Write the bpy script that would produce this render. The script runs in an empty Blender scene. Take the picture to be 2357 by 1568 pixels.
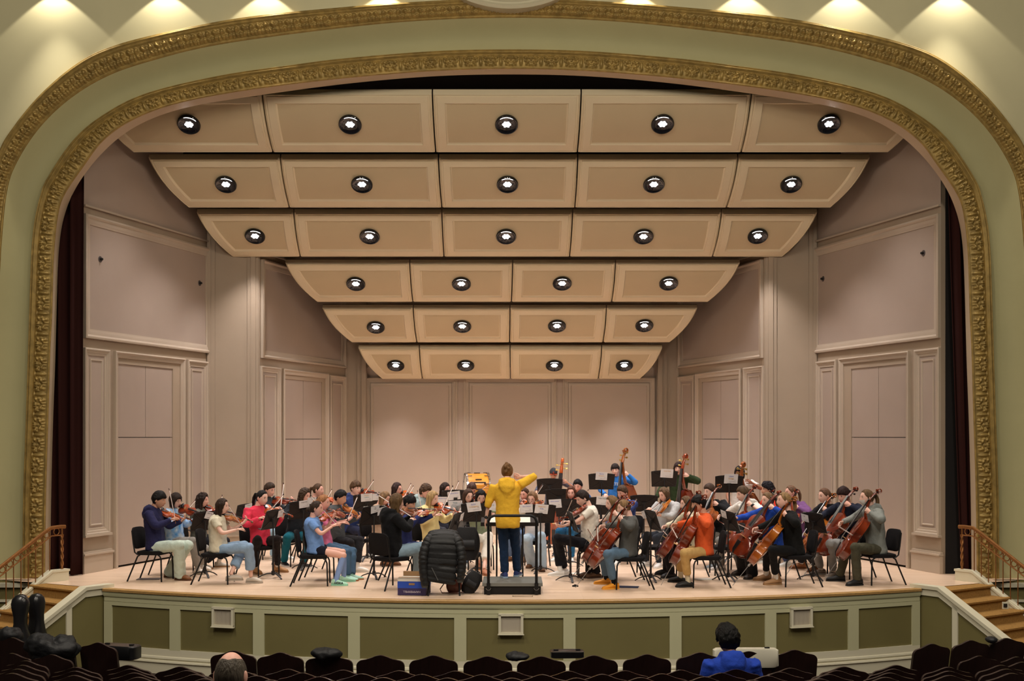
import bpy, bmesh, math, random
import numpy as np
from mathutils import Vector, Matrix, noise
V = Vector
PI = math.pi
random.seed(7)
SC = bpy.context.scene
COL = SC.collection

# ------------------------------------------------------------------ camera frame
F = 2735.0           # focal length in pixels of the 2357 x 1568 frame
CU, CV = 1178.5, 1005.0
HC = 2.28            # eye height above the stage floor
AF = -1.2            # audience floor
def at(u, v, Y):
    return V(((u-CU)*Y/F, Y, HC-(v-CV)*Y/F))
def floorY(v, z=0.0):
    return (HC-z)*F/(v-CV)
def pix(p):
    return (CU+p[0]*F/p[1], CV-(p[2]-HC)*F/p[1])
cam = bpy.data.cameras.new('camera'); co = bpy.data.objects.new('camera', cam); COL.objects.link(co)
cam.sensor_width = 36.0; cam.lens = F*36/2357; cam.shift_y = (CV-784.0)/2357
co.location = (0, 0, HC); co.rotation_euler = (PI/2, 0, 0)
cam.clip_end = 200
SC.camera = co

# ------------------------------------------------------------------ materials
def s2l(c):
    c = c/255.0
    return c/12.92 if c <= 0.04045 else ((c+0.055)/1.055)**2.4
def rgb(r, g, b): return (s2l(r), s2l(g), s2l(b), 1.0)
_M = {}
def mat(name, col, rough=0.6, metal=0.0, spec=0.4, var=0.0, vscale=8.0, bump=0.0, bscale=60.0, stretch=None, col2=None, coat=0.0, sheen=0.0, sss=0.0):
    if name in _M: return _M[name]
    m = bpy.data.materials.new(name); m.use_nodes = True
    nt = m.node_tree; b = nt.nodes['Principled BSDF']
    b.inputs['Roughness'].default_value = rough; b.inputs['Metallic'].default_value = metal
    b.inputs['Specular IOR Level'].default_value = spec
    b.inputs['Base Color'].default_value = col
    if coat: b.inputs['Coat Weight'].default_value = coat; b.inputs['Coat Roughness'].default_value = 0.12
    if sheen: b.inputs['Sheen Weight'].default_value = sheen; b.inputs['Sheen Roughness'].default_value = 0.5
    if var or bump:
        tc = nt.nodes.new('ShaderNodeTexCoord'); src = tc.outputs['Object']
        if stretch:
            mp = nt.nodes.new('ShaderNodeMapping'); mp.inputs['Scale'].default_value = stretch
            nt.links.new(src, mp.inputs['Vector']); src = mp.outputs['Vector']
    if var:
        n = nt.nodes.new('ShaderNodeTexNoise'); n.inputs['Scale'].default_value = vscale; n.inputs['Detail'].default_value = 4
        nt.links.new(src, n.inputs['Vector'])
        mx = nt.nodes.new('ShaderNodeMix'); mx.data_type = 'RGBA'
        c2 = col2 if col2 else (col[0]*(1-var), col[1]*(1-var), col[2]*(1-var), 1)
        mx.inputs['A'].default_value = col; mx.inputs['B'].default_value = c2
        rmp = nt.nodes.new('ShaderNodeMapRange'); rmp.inputs['From Min'].default_value = .35; rmp.inputs['From Max'].default_value = .65
        nt.links.new(n.outputs['Fac'], rmp.inputs['Value'])
        nt.links.new(rmp.outputs['Result'], mx.inputs['Factor']); nt.links.new(mx.outputs['Result'], b.inputs['Base Color'])
    if bump:
        n2 = nt.nodes.new('ShaderNodeTexNoise'); n2.inputs['Scale'].default_value = bscale; n2.inputs['Detail'].default_value = 3
        nt.links.new(src, n2.inputs['Vector'])
        bp = nt.nodes.new('ShaderNodeBump'); bp.inputs['Strength'].default_value = bump; bp.inputs['Distance'].default_value = 0.02
        nt.links.new(n2.outputs['Fac'], bp.inputs['Height']); nt.links.new(bp.outputs['Normal'], b.inputs['Normal'])
    _M[name] = m
    return m
def emit(name, col, strength):
    if name in _M: return _M[name]
    m = bpy.data.materials.new(name); m.use_nodes = True
    b = m.node_tree.nodes['Principled BSDF']
    b.inputs['Base Color'].default_value = (0, 0, 0, 1)
    b.inputs['Emission Color'].default_value = col; b.inputs['Emission Strength'].default_value = strength
    _M[name] = m; return m

# ------------------------------------------------------------------ mesh builder
class MB:
    def __init__(s): s.v = []; s.f = []; s.m = []
    def add(s, vs, fs, mi=0):
        o = len(s.v); s.v.extend([tuple(x) for x in vs]); s.f.extend([tuple(i+o for i in f) for f in fs]); s.m.extend([mi]*len(fs)); return s
    def box(s, c, size, mi=0, M=None):
        hx, hy, hz = size[0]/2, size[1]/2, size[2]/2
        vs = [V((sx*hx, sy*hy, sz*hz)) for sx in (-1, 1) for sy in (-1, 1) for sz in (-1, 1)]
        if M is not None: vs = [M @ v for v in vs]
        vs = [v+V(c) for v in vs]
        return s.add(vs, [(0, 1, 3, 2), (4, 6, 7, 5), (0, 4, 5, 1), (2, 3, 7, 6), (0, 2, 6, 4), (1, 5, 7, 3)], mi)
    def bar(s, a, b, w, h, mi=0, up=(0, 0, 1)):
        a, b = V(a), V(b); d = (b-a); L = d.length; d.normalize()
        sd = d.cross(V(up))
        if sd.length < 1e-4: sd = d.cross(V((0, 1, 0)))
        sd.normalize(); u = sd.cross(d)
        M = Matrix((sd, d, u)).transposed()
        return s.box((a+b)/2, (w, L, h), mi, M)
    def tube(s, pts, rad, n=10, mi=0, cap=True, flat=None, up=None):
        """sweep; rad float/list/(rx,ry) list; flat: reference side vector"""
        pts = [V(p) for p in pts]; k = len(pts)
        if not isinstance(rad, (list, tuple)): rad = [rad]*k
        T = []
        for i in range(k):
            a = pts[max(0, i-1)]; b = pts[min(k-1, i+1)]; t = (b-a)
            T.append(t.normalized() if t.length > 1e-9 else V((0, 0, 1)))
        ref = V(flat) if flat is not None else (V((0, 0, 1)) if abs(T[0].z) < .9 else V((0, 1, 0)))
        x = (ref - T[0]*ref.dot(T[0])).normalized()
        vs = []
        for i in range(k):
            x = x - T[i]*x.dot(T[i])
            if x.length < 1e-6: x = T[i].orthogonal()
            x.normalize(); y = T[i].cross(x)
            r = rad[i]; rx, ry = (r if isinstance(r, (list, tuple)) else (r, r))
            for j in range(n):
                a = 2*PI*j/n; vs.append(pts[i]+x*(rx*math.cos(a))+y*(ry*math.sin(a)))
        fs = []
        for i in range(k-1):
            for j in range(n):
                j2 = (j+1) % n; fs.append((i*n+j, i*n+j2, (i+1)*n+j2, (i+1)*n+j))
        if cap:
            fs.append(tuple(range(n-1, -1, -1))); fs.append(tuple((k-1)*n+j for j in range(n)))
        return s.add(vs, fs, mi)
    def rings(s, rings, mi=0, cap=True, closed=True):
        n = len(rings[0]); vs = [p for r in rings for p in r]; fs = []
        for i in range(len(rings)-1):
            for j in range(n if closed else n-1):
                j2 = (j+1) % n; fs.append((i*n+j, i*n+j2, (i+1)*n+j2, (i+1)*n+j))
        if cap and closed:
            fs.append(tuple(range(n-1, -1, -1))); fs.append(tuple((len(rings)-1)*n+j for j in range(n)))
        return s.add(vs, fs, mi)
    def ell(s, c, r, n=12, k=8, mi=0, M=None):
        vs = []; c = V(c)
        for i in range(1, k):
            th = PI*i/k
            for j in range(n):
                a = 2*PI*j/n; p = V((r[0]*math.sin(th)*math.cos(a), r[1]*math.sin(th)*math.sin(a), r[2]*math.cos(th)))
                vs.append(c+(M @ p if M is not None else p))
        t = V((0, 0, r[2])); b = V((0, 0, -r[2]))
        vs.append(c+(M @ t if M is not None else t)); vs.append(c+(M @ b if M is not None else b))
        fs = []
        for i in range(k-2):
            for j in range(n):
                j2 = (j+1) % n; fs.append((i*n+j, (i+1)*n+j, (i+1)*n+j2, i*n+j2))
        T = (k-1)*n
        for j in range(n):
            j2 = (j+1) % n; fs.append((T, j, j2)); fs.append((T+1, (k-2)*n+j2, (k-2)*n+j))
        return s.add(vs, fs, mi)
    def lathe(s, prof, n=20, c=(0, 0, 0), M=None, mi=0, cap=False):
        rings = []
        for r, z in prof:
            rings.append([V(c)+((M @ V((r*math.cos(2*PI*j/n), r*math.sin(2*PI*j/n), z))) if M is not None else V((r*math.cos(2*PI*j/n), r*math.sin(2*PI*j/n), z))) for j in range(n)])
        return s.rings(rings, mi, cap)
    def prism(s, poly, d, mi=0):
        """poly list of 3d points (planar), extruded by vector d"""
        n = len(poly); d = V(d); vs = [V(p) for p in poly]+[V(p)+d for p in poly]
        fs = [tuple(range(n-1, -1, -1)), tuple(range(n, 2*n))]+[(i, (i+1) % n, n+(i+1) % n, n+i) for i in range(n)]
        return s.add(vs, fs, mi)
    def build(s, name, mats, parent=None, smooth=35, origin=None, M=None):
        me = bpy.data.meshes.new(name)
        vs = s.v
        o = V(origin) if origin is not None else None
        if o is not None: vs = [(v[0]-o.x, v[1]-o.y, v[2]-o.z) for v in vs]
        me.from_pydata(vs, [], s.f)
        if not isinstance(mats, (list, tuple)): mats = [mats]
        for m in mats: me.materials.append(m)
        if len(mats) > 1: me.polygons.foreach_set('material_index', s.m)
        bm = bmesh.new(); bm.from_mesh(me); bmesh.ops.recalc_face_normals(bm, faces=bm.faces); bm.to_mesh(me); bm.free()
        if smooth:
            me.polygons.foreach_set('use_smooth', [True]*len(me.polygons)); me.set_sharp_from_angle(angle=math.radians(smooth))
        ob = bpy.data.objects.new(name, me); COL.objects.link(ob)
        if o is not None: ob.location = o
        if parent is not None:
            ob.parent = parent
            if o is None: pass
        return ob
def tag(o, label=None, cat=None, group=None, kind=None):
    if label: o['label'] = label
    if cat: o['category'] = cat
    if group: o['group'] = group
    if kind: o['kind'] = kind
    return o
def empty(name, loc, rz=0.0, label=None, cat=None, group=None):
    o = bpy.data.objects.new(name, None); COL.objects.link(o); o.empty_display_size = .1
    o.location = loc; o.rotation_euler = (0, 0, rz)
    return tag(o, label, cat, group)
def wpart(mb, name, m, parent, smooth=35):
    """a child whose mesh was built in world coordinates"""
    M = Matrix.Translation(parent.location) @ parent.rotation_euler.to_matrix().to_4x4()
    inv = M.inverted()
    mb.v = [tuple(inv @ V(p)) for p in mb.v]
    return mb.build(name, m, parent, smooth)
def structure(mb, name, m, smooth=35):
    return tag(mb.build(name, m, None, smooth), kind='structure')
KIDS = {}
def copy_tree(o, parent=None):
    c = o.copy(); COL.objects.link(c)
    if parent is not None: c.parent = parent
    for ch in [x for x in o.children]: copy_tree(ch, c)
    return c
def crom(pts, n):
    """Catmull-Rom through pts, n samples per span"""
    pts = [V(p) for p in pts]; out = []
    for i in range(len(pts)-1):
        p0 = pts[max(0, i-1)]; p1 = pts[i]; p2 = pts[i+1]; p3 = pts[min(len(pts)-1, i+2)]
        for j in range(n):
            t = j/n
            out.append(.5*((2*p1)+(p2-p0)*t+(2*p0-5*p1+4*p2-p3)*t*t+(3*p1-p0-3*p2+p3)*t*t*t))
    out.append(pts[-1].copy()); return out
# ------------------------------------------------------------------ setting
SAGE = mat('sage_plaster', rgb(212, 205, 166), .75, var=.05, vscale=1.2)
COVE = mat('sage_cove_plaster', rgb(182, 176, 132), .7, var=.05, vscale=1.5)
GOLD = mat('old_gold_leaf', rgb(170, 142, 80), .45, metal=.3, var=.35, vscale=9)
CREAM = mat('cream_paint', rgb(184, 168, 150), .42, var=.03, vscale=2)
BEIGE = mat('beige_wall_paint', rgb(166, 148, 128), .55, var=.04, vscale=2)
CREAMP = mat('cream_panel_paint', rgb(170, 153, 140), .55, var=.03, vscale=2)
CEILP = mat('cream_reflector_paint', rgb(230, 214, 182), .6, var=.03, vscale=1.5)
CEILI = mat('cream_reflector_field', rgb(208, 190, 155), .7, var=.03, vscale=1.5)
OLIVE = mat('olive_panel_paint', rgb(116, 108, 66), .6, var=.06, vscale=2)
PALE = mat('pale_sage_paint', rgb(190, 188, 152), .5, var=.03, vscale=2)
IVORY = mat('ivory_paint', rgb(212, 206, 182), .5)
DARK = mat('black_void', rgb(20, 16, 15), .9)
FASCIA = mat('dark_fascia', rgb(112, 98, 78), .8)
GAP = mat('dark_gap', rgb(30, 24, 20), .9)
CARPET = mat('tan_carpet', rgb(176, 132, 68), .95, var=.25, vscale=40, bump=.5, bscale=300)
def wood_floor():
    m = bpy.data.materials.new('maple_floor'); m.use_nodes = True; nt = m.node_tree; b = nt.nodes['Principled BSDF']
    tc = nt.nodes.new('ShaderNodeTexCoord')
    br = nt.nodes.new('ShaderNodeTexBrick'); br.offset = .37; br.inputs['Scale'].default_value = 1
    br.inputs['Brick Width'].default_value = 1.6; br.inputs['Row Height'].default_value = .06
    br.inputs['Mortar Size'].default_value = .0012; br.inputs['Mortar Smooth'].default_value = .3
    br.inputs['Color1'].default_value = rgb(242, 214, 188); br.inputs['Color2'].default_value = rgb(230, 199, 170); br.inputs['Mortar'].default_value = rgb(150, 115, 80)
    nt.links.new(tc.outputs['Object'], br.inputs['Vector'])
    mp = nt.nodes.new('ShaderNodeMapping'); mp.inputs['Scale'].default_value = (.6, 9, 1)
    n = nt.nodes.new('ShaderNodeTexNoise'); n.inputs['Scale'].default_value = 3; n.inputs['Detail'].default_value = 5
    nt.links.new(tc.outputs['Object'], mp.inputs['Vector']); nt.links.new(mp.outputs['Vector'], n.inputs['Vector'])
    mx = nt.nodes.new('ShaderNodeMix'); mx.data_type = 'RGBA'; mx.blend_type = 'MULTIPLY'; mx.inputs['Factor'].default_value = .35
    nt.links.new(br.outputs['Color'], mx.inputs['A']); nt.links.new(n.outputs['Color'], mx.inputs['B'])
    bw = nt.nodes.new('ShaderNodeRGBToBW'); nt.links.new(n.outputs['Color'], bw.inputs['Color'])
    rp = nt.nodes.new('ShaderNodeMapRange'); rp.inputs['To Min'].default_value = .75; rp.inputs['To Max'].default_value = 1.1
    nt.links.new(bw.outputs['Val'], rp.inputs['Value']); cmb = nt.nodes.new('ShaderNodeCombineColor')
    for k in ('Red', 'Green', 'Blue'): nt.links.new(rp.outputs['Result'], cmb.inputs[k])
    mx.inputs['Factor'].default_value = 1; nt.links.new(cmb.outputs['Color'], mx.inputs['B'])
    nt.links.new(mx.outputs['Result'], b.inputs['Base Color'])
    b.inputs['Roughness'].default_value = .32; b.inputs['Specular IOR Level'].default_value = .35
    return m
WOODF = wood_floor()
LIPW = mat('wood_stage_edge', rgb(176, 138, 84), .4, var=.2, vscale=6, stretch=(1, 8, 8))

# ---- stage floor with the bowed apron
RA, YA = 14.75, 16.5
def apron(x, off=0.0):
    r = RA-off; return YA+RA-math.sqrt(r*r-x*x)
XE = 6.13
xs = [-XE+2*XE*i/60 for i in range(61)]
front = [V((x, apron(x), 0)) for x in xs]
outer = [V((7.35, 18.52, 0)), V((8.2, 18.9, 0)), V((8.2, 28.2, 0)), V((-8.2, 28.2, 0)), V((-8.2, 18.9, 0)), V((-7.35, 18.52, 0))]
mb = MB(); poly = front+outer
mb.add(poly, [tuple(range(len(poly)))]); structure(mb, 'floor', WOODF, 0)
mb = MB(); mb.add([(-14, 2, AF), (14, 2, AF), (14, 19.2, AF), (-14, 19.2, AF)], [(0, 1, 2, 3)])
structure(mb, 'floor.001', mat('aisle_carpet', rgb(52, 40, 34), .95), 0)
# stage front: lip, fascia mouldings, panels
def ring_band(prof, name, m, x0=-XE, x1=XE, n=60):
    """prof list of (out, z) swept along the apron curve"""
    mb = MB(); rs = []
    for i in range(n+1):
        x = x0+(x1-x0)*i/n; y = apron(x); nrm = V((x, y-(YA+RA), 0)).normalized()
        rs.append([V((x, y, 0))+nrm*o+V((0, 0, z)) for o, z in prof])
    mb.rings(rs, 0, True, True); return structure(mb, name, m)
ring_band([(-.10, .0), (.015, .004), (.03, -.006), (.03, -.038), (.01, -.045), (-.1, -.045)], 'trim_1', LIPW)
ring_band([(-.1, -.045), (.012, -.045), (.012, -.085), (0, -.115), (-.012, -.12), (-.012, -.185), (-.03, -.19), (-.1, -.19)], 'trim_2', PALE)
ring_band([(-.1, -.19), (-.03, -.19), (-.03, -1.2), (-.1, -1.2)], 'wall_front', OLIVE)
ring_band([(-.1, -.19), (-.008, -.19), (-.008, -.245), (-.03, -.25), (-.1, -.25)], 'trim_3', PALE)
ring_band([(-.1, -.84), (-.008, -.84), (-.008, -.94), (.008, -.95), (.015, -.975), (.0, -1.0), (.03, -1.01), (.035, -1.03), (.012, -1.045), (.012, -1.2), (-.1, -1.2)], 'baseboard_front', IVORY)
sx = [-6.08, -4.93, -3.62, -2.22, -.72, .8, 2.3, 3.7, 5.0, 6.08]
for i, x in enumerate(sx):
    w = .085
    ring_band([(-.1, -.24), (-.008, -.24), (-.008, -.85), (-.1, -.85)], 'trim_%d' % (4+i), PALE, max(-XE, x-w), min(XE, x+w), 4)
# vent grilles in the stage front
GRL = mat('grey_grille', rgb(188, 178, 160), .7)
def vent(u, v, label):
    x = (u-CU)*16.9/F; y = apron(x); x = (u-CU)*y/F; z = HC-(v-CV)*y/F
    ang = math.atan2(x, RA); o = empty('wall_vent', (x, y, z), ang, label, 'vent', 'vents in the stage front')
    fr = MB(); w, h, t = .155, .13, .035
    for c, s_ in (((0, -.005, h), (2*w+t, .05, t)), ((0, -.005, -h), (2*w+t, .06, t)), ((w, -.005, 0), (t, .05, 2*h)), ((-w, -.005, 0), (t, .05, 2*h))): fr.box(c, s_)
    fr.box((0, -.025, -h-.012), (2*w+t+.02, .04, .012)); fr.build('frame', IVORY, o)
    g = MB(); g.box((0, .012, 0), (2*w, .015, 2*h))
    for k in range(40): g.box((-w+2*w*(k+.5)/40, .003, 0), (.0045, .006, 2*h))
    g.build('grille', GRL, o)
vent(514, 1421, 'small square vent grille in the stage front left of centre')
vent(1176, 1437, 'small square vent grille at the middle of the stage front')
vent(1844, 1421, 'small square vent grille in the stage front right of centre')

# ---- side stairs
def mir(p, sx): return V((p[0]*sx, p[1], p[2]))
for sx_, nm in ((-1, 'left'), (1, 'right')):
    P = V((6.2, 17.84, 0)); d = V((.56, -.83, 0)).normalized(); r = V((.83, .56, 0)).normalized()
    st = MB(); W = 1.32; tread = .28; rise = .16
    prof = []
    for k in range(8):
        z = -rise*k
        prof += [(tread*k, z), (tread*(k+1)-.02, z), (tread*(k+1)+.012, z-.012), (tread*(k+1)+.012, z-.035), (tread*(k+1)-.02, z-.05)]
    prof = [(-.0, -.006)]+[(a_, b_-.006) for a_, b_ in prof[1:]]; zz = [max(AF, p[1]) for p in prof]
    ringA = [mir(P+d*a+r*.06+V((0, 0, max(AF, b))), sx_) for a, b in prof]
    ringB = [mir(P+d*a+r*W+V((0, 0, max(AF, b))), sx_) for a, b in prof]
    ringA += [mir(P+d*2.3+r*.06+V((0, 0, AF)), sx_), mir(P+r*.06+V((0, 0, AF)), sx_)]
    ringB += [mir(P+d*2.3+r*W+V((0, 0, AF)), sx_), mir(P+r*W+V((0, 0, AF)), sx_)]
    st.rings([ringA, ringB]); o = structure(st, 'stairs_'+nm, CARPET)
    # inner stringer wall with sloping cap
    sw = MB(); sl = rise/tread
    a0, a1 = -.22, 2.3
    pr = [(a0, .035), (.27, .035), (a1, .035-sl*(a1-.27)), (a1, AF), (a0, AF)]
    sw.prism([mir(P+d*a+r*-.02+V((0, 0, max(AF, b))), sx_) for a, b in pr], mir(r*.085, sx_))
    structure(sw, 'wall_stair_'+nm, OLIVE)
    cp = MB()
    def sbar(mb, A, B, o0, o1, th):   # bar in the stringer plane between (a,z) points
        (a, z), (b, w) = A, B
        q = [(a, z), (b, w), (b, w-th), (a, z-th)]
        mb.prism([mir(P+d*x+r*o0+V((0, 0, y)), sx_) for x, y in q], mir(r*(o1-o0), sx_))
    top = lambda a: .05 if a < .27 else .05-sl*(a-.27)
    sbar(cp, (a0, .05), (.27, .05), -.07, .1, .05); sbar(cp, (.27, .05), (a1, top(a1)), -.07, .1, .055)
    sbar(cp, (a0, 0), (.27, 0), -.045, .02, .1); sbar(cp, (.27, 0), (a1, top(a1)-.05), -.045, .02, .1)
    for a, w_ in ((-.2, .09), (.5, .09)):
        cp.prism([mir(P+d*x+r*-.045+V((0, 0, y)), sx_) for x, y in ((a, top(a)-.1), (a+w_, top(a+w_)-.1), (a+w_, AF), (a, AF))], mir(r*.03, sx_))
    structure(cp, 'trim_stair_'+nm, IVORY)
    # outer stringer
    Q = V((7.16, 18.62, 0)); os_ = MB()
    pr = [(-.25, .17), (.05, .17), (2.4, .17-.63*2.35), (2.4, AF), (-.25, AF)]
    os_.prism([mir(Q+d*a+V((0, 0, max(AF, b))), sx_) for a, b in pr], mir(r*.1, sx_))
    pr = [(-.26, .185), (.05, .185), (2.4, .185-.63*2.35), (2.4, .15-.63*2.35), (.05, .15), (-.26, .15)]
    os_.prism([mir(Q+d*a-r*.015+V((0, 0, b)), sx_) for a, b in pr], mir(r*.13, sx_))
    structure(os_, 'trim_stringer_'+nm, IVORY)
    # bronze railing
    BR = mat('bronze_rail', rgb(158, 106, 60), .38, metal=.5, var=.2, vscale=14)
    root = empty('stair_railing', mir(Q+V((0, 0, .18)), sx_), 0, 'bronze stair railing with ring frieze beside the %s stage steps' % nm, 'railing')
    rz = lambda a: .845 if a < .06 else .845-.63*(a-.06)
    c = r*.05
    hr = MB(); pts = [Q+d*-.22+c+V((0, 0, .85)), Q+d*-.12+c+V((0, 0, .855))]+[Q+d*a+c+V((0, 0, rz(a))) for a in (.04, .2, 1.2, 2.4)]
    hr.tube([mir(p, sx_) for p in pts], [(.03, .022)]*len(pts), 10); wpart(hr, 'handrail', BR, root)
    lr = MB(); lo = .125; pts = [Q+d*-.16+c+V((0, 0, .845-lo))]+[Q+d*a+c+V((0, 0, rz(a)-lo)) for a in (.03, 2.4)]
    lr.tube([mir(p, sx_) for p in pts], .011, 8)
    wpart(lr, 'lower_rail', BR, root)
    nw = MB(); tw = []
    for j in range(29):
        z = .17+.56*j/28; ph = j*.55; ctr = Q+d*-.16+c+V((0, 0, z)); tw.append((ctr, ph))
    for k2 in (0, PI):
        nw.tube([mir(p+V((.012*math.cos(ph+k2), .012*math.sin(ph+k2), 0)), sx_) for p, ph in tw], .014, 7)
    nw.tube([mir(Q+d*-.16+c+V((0, 0, z)), sx_) for z in (.72, .85)], .014, 8); wpart(nw, 'newel', BR, root)
    a = .06; k = 0
    ringsb = MB()
    while a < 2.3:
        pb = MB(); pb.tube([mir(Q+d*a+c+V((0, 0, .17-.63*max(0, a-.05))), sx_), mir(Q+d*a+c+V((0, 0, rz(a)-.02)), sx_)], .0085, 6)
        wpart(pb, 'baluster', BR, root)
        pc = Q+d*(a+.062)+c+V((0, 0, rz(a+.062)-lo/2))
        if a < 1.9:
            rg = MB(); rg.tube([mir(pc+d*(.047*math.cos(t))+V((0, 0, .047*math.sin(t)-.63*0)), sx_) for t in [2*PI*i/16 for i in range(17)]], .008, 6, cap=False); wpart(rg, 'ring', BR, root)
        a += .125
    rg = MB(); pc = Q+d*-.06+c+V((0, 0, .785)); rg.tube([mir(pc+d*(.05*math.cos(t))+V((0, 0, .055*math.sin(t))), sx_) for t in [2*PI*i/16 for i in range(17)]], .008, 6, cap=False); wpart(rg, 'ring', BR, root)
sb = MB(); sb.box(at(2314, 1394, 17.55), (.085, .03, .1)); sb.box(at(2314, 1394, 17.53), (.05, .02, .05), 1)
tag(sb.build('step_light', [IVORY, GAP]), 'small recessed step light box low beside the right stage steps', 'step light')

# ---- proscenium wall with arch
YP = 18.9
UM = 1176.0
def trace(pts, Y, um=UM, n=8):
    left = [V((u, v, 0)) for u, v in pts]; full = left+[V((2*um-p.x, p.y, 0)) for p in reversed(left[:-1])]
    return [at(p.x, p.y, Y) for p in crom(full, n)]
C0 = [(-90, 1560), (-90, 1345), (-80, 1000), (-60, 720), (-45, 500), (0, 360), (34, 299), (102, 217), (187, 146), (271, 107), (407, 73), (577, 42), (800, 20), (970, 8), (1179, 0)]
C1 = [(-40, 1560), (-40, 1345), (-30, 1000), (-8, 720), (0, 630), (4, 560), (15, 450), (34, 384), (85, 302), (153, 234), (238, 180), (339, 143), (509, 102), (800, 63), (1000, 46), (1179, 41)]
C2 = [(55, 1560), (55, 1345), (56, 1150), (61, 1000), (66, 850), (73, 628), (77, 552), (84, 501), (96, 450), (112, 411), (170, 326), (238, 268), (339, 217), (509, 176), (679, 151), (800, 136), (1000, 120), (1176, 116)]
C3 = [(104, 1560), (104, 1345), (106, 1150), (112, 950), (116, 807), (120, 730), (122, 654), (125, 578), (133, 501), (148, 450), (193, 383), (238, 324), (305, 277), (407, 239), (577, 207), (800, 180), (1000, 164), (1176, 159)]
C4 = [(114, 1560), (114, 1345), (116, 1150), (121, 950), (125, 850), (131, 628), (136, 539), (150, 475), (166, 440), (199, 390), (273, 312), (350, 270), (440, 243), (604, 217), (800, 191), (1000, 174), (1176, 170)]
Y1, Y2, Y3 = 18.9, 19.12, 19.38
T0 = trace(C0, Y1, 1180); T1 = trace(C1, Y1, 1180); T2 = trace(C2, Y2); T3 = trace(C3, Y2); T4 = trace(C4, Y3)
def resample(P, step=None, n=None):
    P = np.array([list(p) for p in P]); dl = np.r_[0, np.cumsum(np.linalg.norm(np.diff(P, axis=0), axis=1))]
    if n is None: n = int(dl[-1]/step)+1
    s = np.linspace(0, dl[-1], n)
    return np.stack([np.interp(s, dl, P[:, k]) for k in range(3)], 1), s
def nearest(A, B):
    Bd, _ = resample([V(b) for b in B], .01); out = np.empty_like(A)
    for i in range(0, len(A), 200):
        dd = ((A[i:i+200, None, ::2]-Bd[None, :, ::2])**2).sum(2); out[i:i+200] = Bd[dd.argmin(1)]
    # smooth the pairing
    k = np.ones(15)/15
    for c in range(3):
        pad = np.pad(out[:, c], 7, mode='edge'); out[:, c] = np.convolve(pad, k, 'valid')
    return out
# the wall sheet outside the arch
A0 = np.array([list(p) for p in T0]); mb = MB(); n = len(T0)
ou = []
for p in T0:
    x, z = p.x, p.z
    dx, dz = x-0.0, z-2.0
    k = min(12.5/max(abs(dx), 1e-6), (10.4-2.0)/max(dz, 1e-6) if dz > 0 else 1e9)
    ou.append(V((dx*k, YP, 2.0+dz*k)))
mb.add(list(T0)+ou, [(i, i+1, n+i+1, n+i) for i in range(n-1)]); structure(mb, 'wall_front.001', SAGE, 0)
# cove between the mouldings
a, _ = resample(T1, n=400); b = nearest(a, T2)
mb = MB(); rows = []
for j in range(9):
    t = j/8; q = a*(1-t)+b*t; q[:, 1] = Y1+(Y2-Y1)*t+.10*math.sin(PI*t); rows.append([V(p) for p in q])
mb.rings(rows, 0, False, False); structure(mb, 'wall_front.002', COVE)
def lobes(p, q, L):
    h = np.zeros_like(p)
    for cx, cy, rx, ry, hh, an in L:
        c, s = math.cos(an), math.sin(an); x = (p-cx)*c+(q-cy)*s; y = -(p-cx)*s+(q-cy)*c
        d = 1-(x/rx)**2-(y/ry)**2; h = np.maximum(h, hh*np.sqrt(np.clip(d, 0, 1)))
    return h
def band(TA, TB, name, m, period, hfun, base, step, nq, ymid):
    A, s = resample(TA, step); B = nearest(A, TB); mid = s[-1]/2
    ncell = max(1, round(s[-1]/period)); per = s[-1]/ncell
    S = (s-mid)/per+.5; cell = S-np.floor(S); P = (cell*2-1)
    rows = []; faces_front = None
    V_ = []
    for j in range(nq+1):
        q = j/nq; pt = A*(1-q)+B*q; h = base(q)+hfun(P, np.full_like(P, q)) if 0 < j < nq else np.full_like(P, -.004); pt = pt.copy(); pt[:, 1] = ymid-h; V_.append(pt)
    V_ = np.stack(V_)           # nq+1, n, 3
    k, n = V_.shape[:2]; verts = V_.reshape(-1, 3)
    ii, jj = np.meshgrid(np.arange(k-1), np.arange(n-1), indexing='ij'); i0 = (ii*n+jj).ravel()
    fs = np.stack([i0, i0+1, i0+n+1, i0+n], 1)
    me = bpy.data.meshes.new(name); me.from_pydata(verts.tolist(), [], fs.tolist()); me.materials.append(m)
    me.polygons.foreach_set('use_smooth', [True]*len(me.polygons))
    o = bpy.data.objects.new(name, me); COL.objects.link(o); tag(o, kind='structure'); return o
LA = [(0, .27, .10, .13, .05, 0), (-.20, .24, .08, .13, .04, -.3), (.20, .24, .08, .13, .04, .3), (0, .42, .09, .08, .035, 0),
      (-.52, .30, .24, .10, .045, .25), (.52, .30, .24, .10, .045, -.25), (-.62, .42, .10, .13, .03, .2), (.62, .42, .10, .13, .03, -.2),
      (-.36, .58, .22, .09, .042, .2), (.36, .58, .22, .09, .042, -.2), (-.44, .70, .12, .13, .028, .2), (.44, .70, .12, .13, .028, -.2),
      (-.12, .72, .06, .16, .03, .15), (.12, .72, .06, .16, .03, -.15), (1.0, .50, .16, .36, .03, 0), (-1.0, .50, .16, .36, .03, 0), (0, .12, .5, .03, .02, 0), (1, .14, .3, .04, .03, 0), (-1, .14, .3, .04, .03, 0)]
def hA(P, Q): return np.where((Q > .2) & (Q < .96), lobes(P, (Q-.2)/.76, LA), 0)
def bA(q): return .075 if q < .06 else .05 if q < .12 else .085 if q < .19 else .0+.02*math.sin(PI*min(1, (q-.19)/.75)) if q < .95 else .04
band(T2, T3, 'trim_20', GOLD, .325, hA, bA, .013, 40, Y2)
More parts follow.
